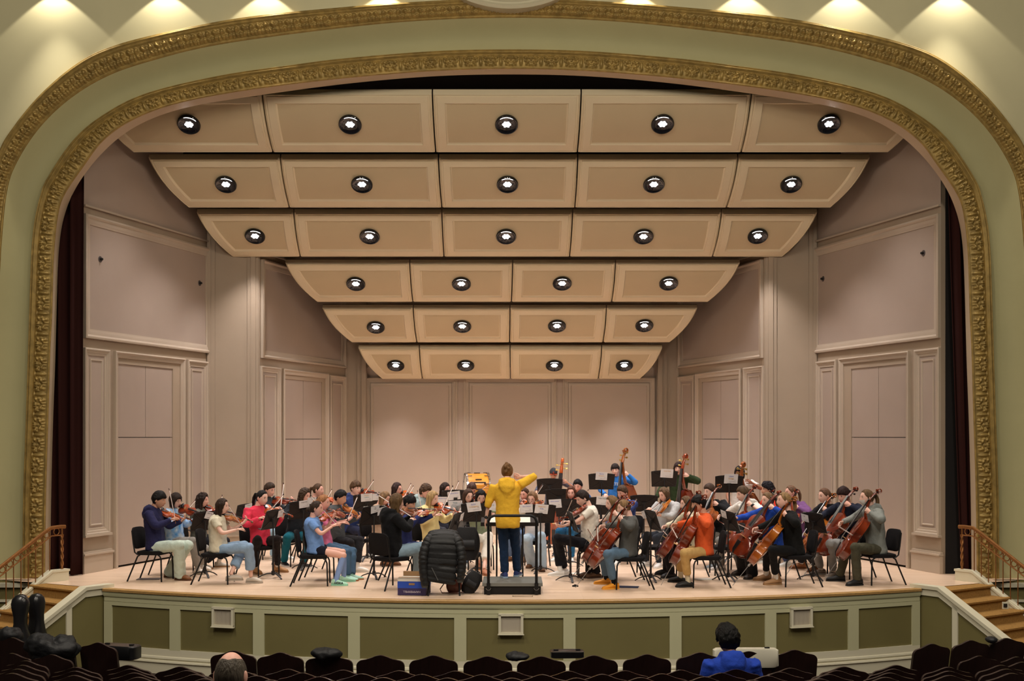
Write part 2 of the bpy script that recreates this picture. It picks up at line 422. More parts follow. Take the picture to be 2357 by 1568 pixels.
LB = [(-.5, .30, .36, .17, .05, .25), (.5, .30, .36, .17, .05, -.25), (0, .30, .12, .2, .035, 0), (-.5, .66, .3, .17, .045, -.2), (.5, .66, .3, .17, .045, .2), (-1, .68, .2, .22, .04, 0), (1, .68, .2, .22, .04, 0), (0, .68, .2, .22, .04, 0), (-.5, .1, .08, .06, .05, 0), (.5, .1, .08, .06, .05, 0)]
def hB(P, Q): return np.where((Q > .34) & (Q < .93), lobes(P, (Q-.34)/.59, LB), 0)
def bB(q): return .02 if q < .05 else .13 if q < .14 else .15 if q < .2 else .11 if q < .26 else .13 if q < .32 else .10-.09*(q-.32)/.6 if q < .93 else .03
band(T0, T1, 'trim_21', GOLD, .235, hB, bB, .014, 34, Y1)
# ivory reveal and inner lining
a, _ = resample(T3, n=500); b = nearest(a, T4)
c_ = b.copy(); c_[:, 1] = 19.41
mb = MB(); mb.rings([[V(p) for p in q] for q in (a, b, c_)], 0, False, False); structure(mb, 'trim_22', mat('ivory_reveal', rgb(196, 176, 148), .5))
# dado on the wall beside the stairs
for sx_, nm in ((-1, 'left'), (1, 'right')):
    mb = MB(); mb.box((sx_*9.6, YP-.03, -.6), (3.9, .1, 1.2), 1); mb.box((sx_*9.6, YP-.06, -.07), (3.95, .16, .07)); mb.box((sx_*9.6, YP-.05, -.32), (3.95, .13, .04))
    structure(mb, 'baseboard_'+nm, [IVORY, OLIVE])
# medallion
md = MB(); Rm = 275*18.7/F; cz = HC-(23-275-CV)*18.7/F; Mx = Matrix.Rotation(PI/2, 3, 'X')
prof = [(Rm, -.2), (Rm, .06), (Rm-.04, .09), (Rm-.08, .06), (Rm-.10, .06), (Rm-.14, .10), (Rm-.2, .08), (Rm-.22, .03), (Rm-.26, .03), (0.01, .02)]
md.lathe(prof, 96, ((1175-CU)*18.7/F, 18.7, cz), Mx)
structure(md, 'trim_23', mat('medallion_plaster', rgb(206, 198, 170), .5))

# ---- curtains at the opening
VELV = mat('maroon_velvet', rgb(46, 22, 19), .9, spec=.1)
def curtain(x0t, x1t, x0b, x1b, label):
    mb = MB(); rows = []; n = 60
    for k in range(24):
        t = k/23; z = 7.6*(1-t); x0 = x0t+(x0b-x0t)*t; x1 = x1t+(x1b-x1t)*t; row = []
        fl = 1+.35*max(0, t-.9)*10*.3
        for j in range(n+1):
            s = j/n; row.append(V((x0+(x1-x0)*s, 19.5+.07*fl*math.sin(s*2*PI*3.5+.4*math.sin(3*t))+.025*math.sin(s*40), z+.012)))
        rows.append(row)
    mb.rings(rows, 0, False, False)
    o = mb.build('stage_curtain', VELV, None, 60); md_ = o.modifiers.new('thick', 'SOLIDIFY'); md_.thickness = .012
    tag(o, label, 'curtain')
curtain(-7.75, -7.02, -7.68, -7.05, 'dark maroon velvet stage curtain at the left side of the arch')
curtain(7.12, 7.75, 7.38, 7.72, 'dark maroon velvet stage curtain at the right side of the arch')

# ---- shell walls
P0, P1, P2, P3, P4 = V((-7.12, 19.72, 0)), V((-6.0, 23.4, 0)), V((-5.02, 23.55, 0)), V((-3.83, 27.3, 0)), V((-3.36, 27.35, 0))
YB = 27.6
def onwall(u, v, A, B):
    k = (u-CU)/F; d = B-A; t = (k*A.y-A.x)/(d.x-k*d.y); p = A+d*t
    return t*d.length, HC-(v-CV)*p.y/F
class Wall:
    def __init__(s, A, B, sx):
        s.A, s.B, s.sx = A, B, sx; s.d = (B-A).normalized(); s.n = V((s.d.y, -s.d.x, 0))
        if s.n.dot(V((0, 22, 0))-A) < 0 and A.y < 27: s.n = -s.n
        if (V((0, 23, 0))-(A+B)/2).dot(s.n) < 0: s.n = -s.n
    def w(s, a, z, o): return mir(s.A+s.d*a+s.n*o+V((0, 0, z)), s.sx)
    def slab(s, mb, a0, a1, z0, z1, o0, o1, mi=0):
        vs = [s.w(a, z, o) for a in (a0, a1) for z in (z0, z1) for o in (o0, o1)]
        mb.add(vs, [(0, 1, 3, 2), (4, 6, 7, 5), (0, 4, 5, 1), (2, 3, 7, 6), (0, 2, 6, 4), (1, 5, 7, 3)], mi)
    def frame(s, mb, a0, a1, z0, z1, prof, bottom=True, mi=0):
        """mitred picture-frame moulding, prof list of (inset, out)"""
        rows = []
        for i, o in prof:
            rows.append([s.w(a0+i, z0+(i if bottom else 0), o), s.w(a0+i, z1-i, o), s.w(a1-i, z1-i, o), s.w(a1-i, z0+(i if bottom else 0), o)])
        mb.rings(rows, mi, False, bottom)
        if not bottom: pass
    def px(s, u, v): return onwall(u, v, s.A, s.B)
trimn = [30]
def tn():
    trimn[0] += 1; return 'trim_%d' % trimn[0]
PROF = [(0, 0), (0, .045), (.02, .055), (.035, .05), (.045, .035), (.075, .03), (.085, .02), (.12, .018), (.125, 0)]
PROFB = [(0, 0), (0, .06), (.03, .07), (.05, .06), (.065, .04), (.11, .035), (.125, .025), (.16, .02), (.165, -.02)]
dn = [0]
def door(W, a0, a1, z1, zs, name_seams=True, split_low=True):
    dn[0] += 1; mb = MB(); am = (a0+a1)/2; g = .006
    for (x0, x1) in ((a0, am-g), (am+g, a1)):
        W.slab(mb, x0, x1, zs+g, z1, -.05, -.015)
    if split_low:
        for (x0, x1) in ((a0, am-g), (am+g, a1)): W.slab(mb, x0, x1, .035, zs-g, -.05, -.015)
    else: W.slab(mb, a0, a1, .035, zs-g, -.05, -.015)
    o = structure(mb, 'door_%d' % dn[0], CREAMP)
    bk = MB(); W.slab(bk, a0, a1, 0, z1, -.09, -.06); structure(bk, tn(), GAP)
for sx_, nm in ((-1, 'left'), (1, 'right')):
    s_ = 1 if sx_ == -1 else -1       # geometry is given for the left side
    W1 = Wall(P0, P1, s_); W2 = Wall(P2, P3, s_)
    L1 = (P1-P0).length; L2 = (P3-P2).length
    for W, L, ft, nm2 in ((W1, L1, dict(up=(160, 483, 492, 778), pl=(150, 249, 800), dr=(261, 422, 808, 837, 270, 398, 1007), pr=(429, 483, 828)), ''),
                          (W2, L2, dict(up=(600, 792, 597, 824), pl=(597, 643, 842), dr=(649, 753, 849, 872, 655, 741, 1011), pr=(757, 795, 863)), '.001')):
        d0 = W.px(ft['dr'][4], ft['dr'][3])[0]; d1 = W.px(ft['dr'][5], ft['dr'][3])[0]; dz = W.px(ft['dr'][4], ft['dr'][3])[1]; zs = W.px(333 if W is W1 else 696, ft['dr'][6])[1]
        wl = MB()
        a_lo = 0
        W.slab(wl, a_lo, d0, 0, dz, -.12, 0); W.slab(wl, d1, L, 0, dz, -.12, 0); W.slab(wl, a_lo, L, dz, 8.6, -.12, 0)
        structure(wl, 'wall_%s%s' % (nm, nm2), BEIGE, 0)
        door(W, d0, d1, dz, zs, split_low=(W is W2 or nm == 'right'))
        u0, u1, vt, vb = ft['up']; ub = 193 if W is W1 else u0
        a0 = max(W.px(u0, 700)[0], .03) if W is W2 else .0; a1 = W.px(u1, 700)[0]; z1 = W.px(ub, vt)[1]; z0 = W.px(ub, vb)[1]
        t = MB(); W.frame(t, a0, a1, z0, z1, PROFB); W.slab(t, a_lo, L, z1+.12, z1+.15, 0, .05); W.slab(t, a0+.12, a1-.12, z0+.12, z1-.12, -.01, .006, 1); W.slab(t, a_lo, L, z1+.15, 8.55, -.01, .006, 1); structure(t, tn(), [CREAM, CREAMP])
        for key in ('pl', 'pr'):
            u0, u1, vt = ft[key]; a0 = max(W.px(u0, 1000)[0], .03 if W is W2 else .0); a1 = min(W.px(u1, 1000)[0], L-.02); z1 = W.px(193 if (W is W1 and key == 'pl') else u0, vt)[1]
            t = MB(); W.frame(t, a0, a1, .62, z1, PROF); W.slab(t, a0+.1, a1-.1, .72, z1-.1, -.01, .006, 1); W.frame(t, a0+.17, a1-.17, .78, z1-.18, [(0, .0), (0, .02), (.02, .02), (.035, 0)]); W.slab(t, a0-.02, a1+.02, .60, .635, 0, .075)
            W.slab(t, a0-.05, a1+.05, 0, .30, 0, .06); W.slab(t, a0-.06, a1+.06, .30, .33, 0, .085); W.slab(t, a0-.05, a1+.05, .33, .36, 0, .05)
            structure(t, tn(), [CREAM, CREAMP])
        u0, u1, vt = ft['dr'][:3]; a0 = W.px(u0, vt)[0]; a1 = W.px(u1, 900)[0]; z1 = W.px(u0, vt)[1]
        t = MB(); W.frame(t, a0, a1, 0, z1, [(0, 0), (0, .05), (.02, .06), (.04, .05), (.05, .035), (.09, .03), (min(.13, d0-a0), .02), (d0-a0, -.02)], bottom=False); structure(t, tn(), CREAM)
    # microphone sockets on the outer wall
    for u, v, dx in ((230, 597, 0), (459, 652, 0)):
        if nm == 'right': u, v = {230: (231, 583), 459: (462, 642)}[u]
        a, z = W1.px(u, v); o = empty('wall_socket', W1.w(a, z, 0), 0, 'small dark wall fitting high on the %s stage wall, %s' % (nm, 'nearer the curtain' if u < 300 else 'nearer the corner column'), 'wall fitting')
        m1 = MB(); nr = mir(W1.n, s_); M3 = V((0, 0, 1)).rotation_difference(nr).to_matrix()
        m1.lathe([(.001, .012), (.05, .012), (.06, .0)], 16, W1.w(a, z, 0), M3); wpart(m1, 'plate', mat('socket_steel', rgb(96, 88, 88), .4, metal=.6), o)
        m1 = MB(); m1.lathe([(.022, 0), (.02, .045), (.001, .05)], 12, W1.w(a, z, .01), M3); wpart(m1, 'plug', mat('black_rubber', rgb(24, 22, 22), .6), o)
    # corner columns
    for A, B, offs in ((P1, P2, True), (P3, P4, False)):
        Wc = Wall(A, B, s_); Lc = (B-A).length; c = MB(); Wc.slab(c, -.02, Lc+.02, 0, 8.6, -.15, 0)
        if offs:
            for a0, a1, o in ((.0, .07, .05), (.07, .15, .03), (Lc-.22, Lc-.15, .03), (Lc-.15, Lc-.06, .06), (Lc-.06, Lc, .03)): Wc.slab(c, a0, a1, 0, 8.6, 0, o)
        else:
            for a0, a1, o in ((0, .06, .03), (Lc-.2, Lc-.1, .05), (Lc-.1, Lc, .1)): Wc.slab(c, a0, a1, 0, 8.6, 0, o)
        Wc.slab(c, 0, Lc, 0, .3, 0, .07); Wc.slab(c, 0, Lc, .3, .33, 0, .09)
        structure(c, 'column_%s%s' % (nm, '' if offs else '.001'), BEIGE)
# back wall
WB = Wall(V((-3.5, YB, 0)), V((3.5, YB, 0)), 1)
b = MB(); WB.slab(b, -.3, 7.3, 0, 8.6, -.12, 0); structure(b, 'wall_back', mat('cream_back_wall', rgb(186, 168, 152), .6, var=.03, vscale=2), 0)
for u0, u1 in ((840, 1053), (1067, 1281), (1295, 1508)):
    a0, z1 = WB.px(u0, 869); a1 = WB.px(u1, 869)[0]; t = MB()
    WB.frame(t, a0, a1, .36, z1, PROF); WB.frame(t, a0+.14, a1-.14, .5, z1-.14, [(0, 0), (0, .03), (.05, .03), (.06, 0)]); structure(t, tn(), CREAM)
a0, z0 = WB.px(845, 848); a1 = WB.px(1502, 848)[0]; t = MB(); WB.frame(t, a0, a1, z0, z0+1.6, PROF); structure(t, tn(), CREAM)
t = MB(); WB.slab(t, -.3, 7.3, 0, .2, 0, .06); WB.slab(t, -.3, 7.3, .2, .23, 0, .08); structure(t, 'baseboard_back', CREAM)
# dark fly space above and behind
mb = MB(); mb.box((0, 24.2, 8.75), (17, 9.4, .1)); structure(mb, 'ceiling', DARK, 0)
mb = MB(); mb.box((0, 22.6, 8.0), (15, .05, 1.6)); structure(mb, 'backdrop', mat('black_drape', rgb(26, 18, 17), .95, var=.5, vscale=3, stretch=(3, 1, .1)), 0)
for sx_ in (-1, 1):
    mb = MB(); mb.box((sx_*8.15, 19.75, 4), (1.9, .05, 9)); mb.box((sx_*8.0, 23.5, 8.4), (.1, 9, .8)); structure(mb, 'wall_wing_'+('left' if sx_ < 0 else 'right'), DARK, 0)

# ---- reflector panels with downlights
BLACKG = mat('black_glass_trim', rgb(16, 16, 20), .12, spec=.6)
LED = emit('led_white', (1, .97, .95, 1), 30)
ROWS = [(19.75, 214, 350, [195, 603, 995, 1338, 1730, 2155], [308, 628, 1003, 1329, 1706, 2043], [(435, 286), (806, 286), (1166, 286), (1525, 285), (1908, 285)]),
        (21.1, 363, 477, [342, 645, 1009, 1330, 1699, 2002], [435, 666, 1017, 1323, 1672, 1911], [(520, 424), (833, 424), (1168, 424), (1505, 424), (1821, 424)]),
        (22.5, 489, 590, [453, 676, 1017, 1318, 1661, 1881], [536, 691, 1022, 1311, 1640, 1800], [(587, 543), (851, 544), (1165, 544), (1481, 544), (1744, 543)]),
        (23.85, 605, 694, [657, 943, 1180, 1417, 1703], [730, 950, 1177, 1408, 1629], [(819, 653), (1062, 653), (1294, 652), (1539, 652)]),
        (25.2, 709, 787, [742, 951, 1174, 1396, 1605], [810, 959, 1173, 1388, 1541], [(865, 753), (1064, 751), (1282, 750), (1483, 749)]),
        (26.4, 801, 871, [825, 965, 1174, 1385, 1524], [880, 972, 1175, 1377, 1473], [(911, 841), (1072, 841), (1276, 841), (1437, 841)])]
DP = 1.0
ORD = ['first', 'second', 'third', 'fourth', 'fifth', 'sixth']
LAMPS = []
PT = emit
for ri, (Yf, vt, vb, ut, ub, lamps) in enumerate(ROWS):
    zt = HC-(vt-CV)*Yf/F; zb = HC-(vb-CV)*(Yf+DP)/F; H = zt-zb
    def prof(t):
        p1 = (.27*DP, -.62*H); a = (1-t)**2; b_ = 2*t*(1-t); c = t*t
        y = b_*p1[0]+c*DP; z = b_*p1[1]-c*H
        dy = 2*(1-t)*p1[0]+2*t*(DP-p1[0]); dz = 2*(1-t)*p1[1]+2*t*(-H-p1[1]); return Yf+y, zt+z, V((0, dy, dz)).normalized()
    nc = len(lamps)
    for c in range(nc):
        e0, e1 = (.012 if c else 0), (.012 if c < nc-1 else 0)
        dpf = lambda t: (prof(t)[0]-Yf)/DP
        xa = lambda t: ((ut[c]-CU)*Yf/F)*(1-dpf(t))+((ub[c]-CU)*(Yf+DP)/F)*dpf(t) + e0
        xb = lambda t: ((ut[c+1]-CU)*Yf/F)*(1-dpf(t))+((ub[c+1]-CU)*(Yf+DP)/F)*dpf(t) - e1
        Lt = math.hypot(DP, H)
        bw = .22
        def off(dd):      # profile of the border, distance from the edge -> proud height
            for lim, o in ((.0, 0), (.03, .03), (.036, .02), (.06, .02), (.066, .03), (.19, .03), (.2, .012), (bw, .0)):
                if dd <= lim+1e-9: return o
            return 0.0
        ds = [0, .03, .036, .06, .066, .19, .2, bw]
        rows = []; tt = [x/Lt for x in ds]+[.3, .36, .42, .48, .54, .6, .66, .72]+[1-x/Lt for x in reversed(ds)]
        tt = [x for i, x in enumerate(tt)]
        mb = MB(); fi = []
        grid = []
        for t in tt:
            y, z, tg = prof(t); nrm = V((0, tg.z, -tg.y))
            if nrm.z > 0: nrm = -nrm
            x0, x1 = xa(t), xb(t); w = x1-x0; row = []
            ss = [x for x in ds]+[w*k for k in (.3, .5, .7)]+[w-x for x in reversed(ds)]
            for sdist in ss:
                dd = min(sdist, w-sdist, t*Lt, (1-t)*Lt)
                row.append(V((x0+sdist, y, z))+nrm*(off(max(dd, .0001)) if dd > 1e-6 else .0))
            grid.append(row)
        k, n = len(grid), len(grid[0])
        vs = [p for r_ in grid for p in r_]
        th = V((0, .04, .07)); vs2 = [p+th for p in vs]
        fs = []; ms = []
        for i in range(k-1):
            for j in range(n-1):
                fs.append((i*n+j, i*n+j+1, (i+1)*n+j+1, (i+1)*n+j)); inner = 7 <= i < k-8 and 7 <= j < n-8; ms.append(1 if inner else 0)
        mb.v = [tuple(p) for p in vs+vs2]; mb.f = fs[:]; mb.m = ms[:]
        K = k*n
        for i in range(k-1):
            for j in (0, n-1): mb.f.append((i*n+j, (i+1)*n+j, K+(i+1)*n+j, K+i*n+j)); mb.m.append(0)
        for j in range(n-1):
            for i in (0, k-1): mb.f.append((i*n+j, i*n+j+1, K+i*n+j+1, K+i*n+j)); mb.m.append(0)
        mb.f.append((K, K+n-1, K+K-1, K+(k-1)*n)); mb.m.append(2)
        yc, zc, _ = prof(.5); org = V(((xa(.5)+xb(.5))/2, yc, zc))
        po = mb.build('ceiling_panel', [CEILP, CEILI, FASCIA], None, 25, origin=org)
        pos = 'leftmost' if c == 0 else 'rightmost' if c == nc-1 else ('centre' if (nc == 5 and c == 2) else ORD[c]+' from left')
        tag(po, kind='thing'); tag(po, 'cream ceiling reflector panel with downlight, %s row from the front, %s' % (ORD[ri] if ri < 5 else 'rearmost', pos), 'ceiling panel', 'cream ceiling reflector panels')
        fa = MB(); f0 = V((xa(0), Yf+.07, zt+.05)); fa.box(((xa(0)+xb(0))/2, Yf+.08, zt+.045), (xb(0)-xa(0), .05, .07))
        wpart(fa, 'front_edge', FASCIA, po)
        # downlight
        u, v = lamps[c]; lo, hi = 0.0, 1.0
        for _ in range(40):
            t = (lo+hi)/2; y, z, tg = prof(t); vv = CV-(z-HC)*F/y
            if vv < v: lo = t
            else: hi = t
        nrm = V((0, tg.z, -tg.y)); nrm = nrm if nrm.z < 0 else -nrm
        ctr = V(((u-CU)*y/F, y, z)); M3 = V((0, 0, 1)).rotation_difference(nrm).to_matrix()
        dl = MB(); dl.lathe([(.195, -.02), (.195, .028), (.186, .04), (.176, .04), (.168, .032), (.118, .01), (.001, .006)], 28, ctr, M3)
        do = wpart(dl, 'downlight', BLACKG, po)
        # the lit cluster
        lm = MB(); lm.lathe([(.001, .016), (.045, .016), (.047, .008)], 14, ctr+M3 @ V((0, 0, 0)), M3)
        for q in range(6):
            aa = 2*PI*q/6; cc = V((.052*math.cos(aa), .04*math.sin(aa), 0)); lm.lathe([(.001, .016), (.02, .015), (.022, .006)], 10, ctr+M3 @ cc, M3)
        lm.v = [tuple(V(p)-org) for p in lm.v]; lo_ = lm.build('lamp', LED, do, 30)
        LAMPS.append((ctr+nrm*.05, nrm, ri))
# ------------------------------------------------------------------ instruments, chairs, stands
OUT = [(0, .0), (.008, .09), (.03, .16), (.07, .22), (.13, .265), (.2, .288), (.27, .288), (.33, .265), (.37, .235), (.395, .222), (.405, .20), (.43, .168), (.48, .152), (.54, .152), (.6, .172), (.635, .198), (.65, .2), (.67, .197), (.72, .218), (.79, .234), (.86, .226), (.92, .19), (.965, .125), (.99, .06), (1, .035)]
OUTB = [(0, .0), (.008, .1), (.03, .18), (.07, .24), (.13, .285), (.2, .305), (.27, .3), (.33, .28), (.38, .245), (.4, .228), (.43, .185), (.48, .165), (.54, .162), (.6, .178), (.63, .2), (.66, .2), (.71, .208), (.77, .2), (.83, .172), (.88, .135), (.93, .09), (.97, .055), (1, .035)]
EBONY = mat('ebony', rgb(26, 24, 25), .35)
STEEL = mat('steel_wire', rgb(170, 170, 170), .35, metal=.8)
MAPLE = mat('bridge_maple', rgb(205, 165, 110), .5)
HAIRB = mat('bow_hair', rgb(238, 232, 222), .5)
PERN = mat('pernambuco', rgb(112, 56, 36), .4)
BLK = mat('black_satin', rgb(18, 17, 18), .5, spec=.3)
BLKF = mat('black_upholstery', rgb(26, 24, 25), .92, spec=.15, bump=.3, bscale=400)
def varnish(name, c, c2): return mat(name, c, .22, var=1, vscale=3.0, col2=c2, spec=.5, coat=.5)
def fiddle(kind, vm, cat, label, L=None):
    """local frame: +X scroll, +Z out of the belly, origin at the lower end of the body"""
    big = kind in ('cello', 'double_bass')
    L = L or {'violin': .356, 'viola': .40, 'cello': .755, 'double_bass': 1.10}[kind]
    neck = {'violin': .36, 'viola': .36, 'cello': .37, 'double_bass': .40}[kind]*L
    rib = {'violin': .088, 'viola': .09, 'cello': .155, 'double_bass': .18}[kind]*L
    root = empty(kind, (0, 0, 0)); tag(root, label, cat)
    out = OUTB if kind == 'double_bass' else OUT
    half = out[1:]
    ol = [V((x*L, w*L, 0)) for x, w in half]+[V((x*L, -w*L, 0)) for x, w in reversed(half)]
    c = V((L*.48, 0, 0)); arch = .04*L
    def ring(s, z): return [c+(p-c)*s+V((0, 0, z)) for p in ol]
    b = MB(); b.rings([ring(.25, -rib/2-arch*.9), ring(.62, -rib/2-arch*.6), ring(.93, -rib/2-.006*L), ring(1.0, -rib/2), ring(1.0, -rib/2+.012*L), ring(.965, -rib/2+.016*L), ring(.965, rib/2-.016*L), ring(1.0, rib/2-.012*L), ring(1.0, rib/2), ring(.93, rib/2+.006*L), ring(.62, rib/2+arch*.6), ring(.25, rib/2+arch)])
    b.build('body', vm, root, 40)
    zt = rib/2+arch
    for s in (-1, 1):
        fh = MB(); pts = [V((L*(.32+.19*t), s*L*(.085+.03*math.cos(t*PI)*-1+.02*math.sin(t*2*PI)), rib/2+arch*.62)) for t in [i/8 for i in range(9)]]
        fh.tube(pts, [L*.016]+[L*.007]*7+[L*.016], 6); fh.build('f_hole', EBONY, root)
    n = MB(); n0 = V((L*.985, 0, rib/2-.01*L)); n1 = V((L+neck, 0, zt+.05*L))
    n.tube([n0-V((0, 0, rib*.55)), n0+V((L*.05, 0, 0)), (n0+n1)/2, n1], [(.028*L, .055*L), (.03*L, .04*L), (.026*L, .032*L), (.024*L, .03*L)], 8, flat=(0, 0, 1))
    # pegbox and scroll
    p0 = n1; pb = [p0, p0+V((.10*L, 0, -.012*L)), p0+V((.2*L, 0, -.05*L))]
    n.tube(pb, [(.03*L, .034*L), (.026*L, .03*L), (.02*L, .026*L)], 8, flat=(0, 0, 1))
    sc = p0+V((.235*L, 0, -.055*L)); sp = []; rd = []
    for i in range(26):
        a = -PI*.5-i/25*2*PI*1.5+PI; r = .058*L*(1-i/25*.72); sp.append(sc+V((r*math.cos(a)*-1, 0, r*math.sin(a)))); rd.append((.017*L*(1-.4*i/25), .030*L*(1-.2*i/25)))
    n.tube(sp, rd, 7, flat=(1, 0, 0)); n.build('neck', vm, root, 50)
    fb = MB(); f1 = n1+V((0, 0, .018*L)); f0 = V((L*.665, 0, zt+.075*L))
    fb.tube([f0, f1], [(.012*L, .056*L), (.012*L, .034*L)], 8, flat=(0, 0, 1)); fb.build('fingerboard', EBONY, root)
    tp = MB(); tp.tube([V((.01*L, 0, zt*.75)), V((.08*L, 0, zt+.02*L)), V((.30*L, 0, zt+.045*L))], [(.01*L, .02*L), (.01*L, .04*L), (.012*L, .058*L)], 8, flat=(0, 0, 1)); tp.build('tailpiece', EBONY, root)
    br = MB(); br.box((L*.42, 0, zt+.035*L), (.012*L, .12*L, .09*L)); br.build('bridge', MAPLE, root)
    st = MB()
    for y in (-.036, -.012, .012, .036): st.tube([V((.3*L, y*L, zt+.06*L)), V((.42*L, y*1.1*L, zt+.082*L)), n1+V((0, y*.55*L, .035*L))], .0016*L if not big else .0022*L, 4)
    st.build('strings', STEEL, root)
    pg = MB()
    for i, s in enumerate((1, -1, 1, -1)):
        x = p0+V(((.05+.045*i)*L, 0, -.02*L)); pg.tube([x+V((0, -s*.03*L, 0)), x+V((0, s*.07*L, 0)), x+V((0, s*.075*L, 0)), x+V((0, s*.11*L, 0))], [.009*L, .008*L, .014*L, .02*L], 6)
    pg.build('pegs', EBONY if kind != 'double_bass' else mat('brass_tuner', rgb(190, 160, 90), .3, metal=.9), root)
    if not big:
        cr = MB(); cr.ell((.06*L, .12*L, zt+.02*L), (.09*L, .12*L, .03*L), 10, 6); cr.build('chin_rest', EBONY, root)
    else:
        ep = MB(); ep.tube([V((0.02, 0, 0)), V((-.32 if kind == 'cello' else -.16, 0, 0))], .005 if kind == 'cello' else .008, 6); ep.tube([V((.02, 0, 0)), V((-.03, 0, 0))], .018, 8); ep.build('endpin', STEEL, root)
    root['len'] = L*1.29+neck*.0; return root
def make_bow(big, label, stickm=PERN):
    L = .71 if big else .735; r = empty('bow', (0, 0, 0)); tag(r, label, 'bow')
    k = 1.25 if big else 1.0
    s = MB(); s.tube([V((-.02, 0, .022)), V((L*.3, 0, .014*k)), V((L*.6, 0, .011*k)), V((L, 0, .02))], [.0045*k, .0042*k, .0036*k, .0032*k], 6); s.build('stick', stickm, r)
    h = MB(); h.box((L*.52, 0, .0), (L*.92, .011*k, .003)); h.build('hair_ribbon', HAIRB, r)
    f = MB(); f.box((.03, 0, .009), (.045, .012, .022)); f.build('frog', EBONY, r)
    t = MB(); t.prism([V((L-.006, -.005, -.003)), V((L+.012, -.005, .022)), V((L-.012, -.005, .024)), V((L-.02, -.005, -.002))], (0, .01, 0)); t.build('tip', EBONY, r)
    return r
VAR = {'o': varnish('orange_varnish', rgb(196, 92, 34), rgb(150, 56, 18)), 'r': varnish('red_varnish', rgb(150, 60, 28), rgb(100, 34, 16)), 'b': varnish('brown_varnish', rgb(156, 84, 34), rgb(96, 44, 18)), 'a': varnish('amber_varnish', rgb(188, 112, 40), rgb(136, 64, 20))}
PROTO = {}
def proto(key, fn):
    """first use hands out the prototype itself, later uses copies"""
    if key not in PROTO: PROTO[key] = fn(); return PROTO[key]
    return copy_tree(PROTO[key])
def orient(o, p, x, z, s=1.0):
    x = V(x).normalized(); z = V(z); z = (z-x*z.dot(x)).normalized(); y = z.cross(x)
    o.matrix_world = Matrix.Translation(V(p)) @ Matrix((x, y, z)).transposed().to_4x4() @ Matrix.Scale(s, 4)
    bpy.context.view_layer.update
def ray_at_dist(A, uv, L, Yg):
    d = at(uv[0], uv[1], 1.0)-V((0, 0, HC)); o = V((0, 0, HC))     # point = o + d*Y
    m = A-o; a = d.dot(d); b = -2*m.dot(d); c = m.dot(m)-L*L; D = b*b-4*a*c
    if D <= 0:
        Y = m.dot(d)/a; return o+d*Y
    y1 = (-b-math.sqrt(D))/(2*a); y2 = (-b+math.sqrt(D))/(2*a)
    Y = y1 if abs(y1-Yg) < abs(y2-Yg) else y2
    return o+d*Y

# ---- orchestra chair, local frame: faces +X
def make_chair():
    r = empty('orchestra_chair', (0, 0, 0))
    s = MB(); rows = []
    for z, k in ((.415, .9), (.42, .97), (.45, 1.0), (.47, .97), (.478, .85)):
        row = []
        for i in range(28):
            a = 2*PI*i/28; cx, cy = math.cos(a), math.sin(a); e = .35
            row.append(V((.01+.215*k*math.copysign(abs(cx)**e, cx), .225*k*math.copysign(abs(cy)**e, cy), z)))
        rows.append(row)
    s.rings(rows); s.build('seat', BLKF, r, 40)
    b = MB(); rows = []
    for o_, k in ((-.018, .95), (-.012, 1), (.012, 1), (.018, .93)):
        row = []
        for i in range(28):
            a = 2*PI*i/28; cx, cy = math.cos(a), math.sin(a); e = .42
            y = .215*k*math.copysign(abs(cx)**e, cx); z = .17*k*math.copysign(abs(cy)**e, cy)
            row.append(V((-.225-.16*(z+.17)+o_-.0+.5*y*y, y, .675+z)))
        rows.append(row)
    b.rings(rows); b.build('backrest', BLKF, r, 40)
    for sy in (-1, 1):
        l = MB(); l.tube([V((.17, sy*.2, .42)), V((.205, sy*.208, .40)), V((.225, sy*.212, .35)), V((.235, sy*.218, 0))], .0125, 8); l.build('leg', BLK, r)
        l = MB(); l.tube([V((-.13, sy*.2, .42)), V((-.165, sy*.206, .395)), V((-.33, sy*.225, 0))], .0125, 8); l.build('leg', BLK, r)
        l = MB(); l.tube([V((-.16, sy*.205, .42)), V((-.21, sy*.212, .46)), V((-.232, sy*.214, .6)), V((-.26, sy*.205, .8))], .0125, 8); l.build('back_upright', BLK, r)
    return r
SHEET = mat('sheet_music', rgb(232, 226, 214), .7); CARDM = mat('name_card', rgb(228, 226, 228), .7)
STF = mat('black_stand_metal', rgb(30, 27, 27), .5); STB = mat('stand_desk_metal', rgb(40, 33, 31), .6, spec=.25)
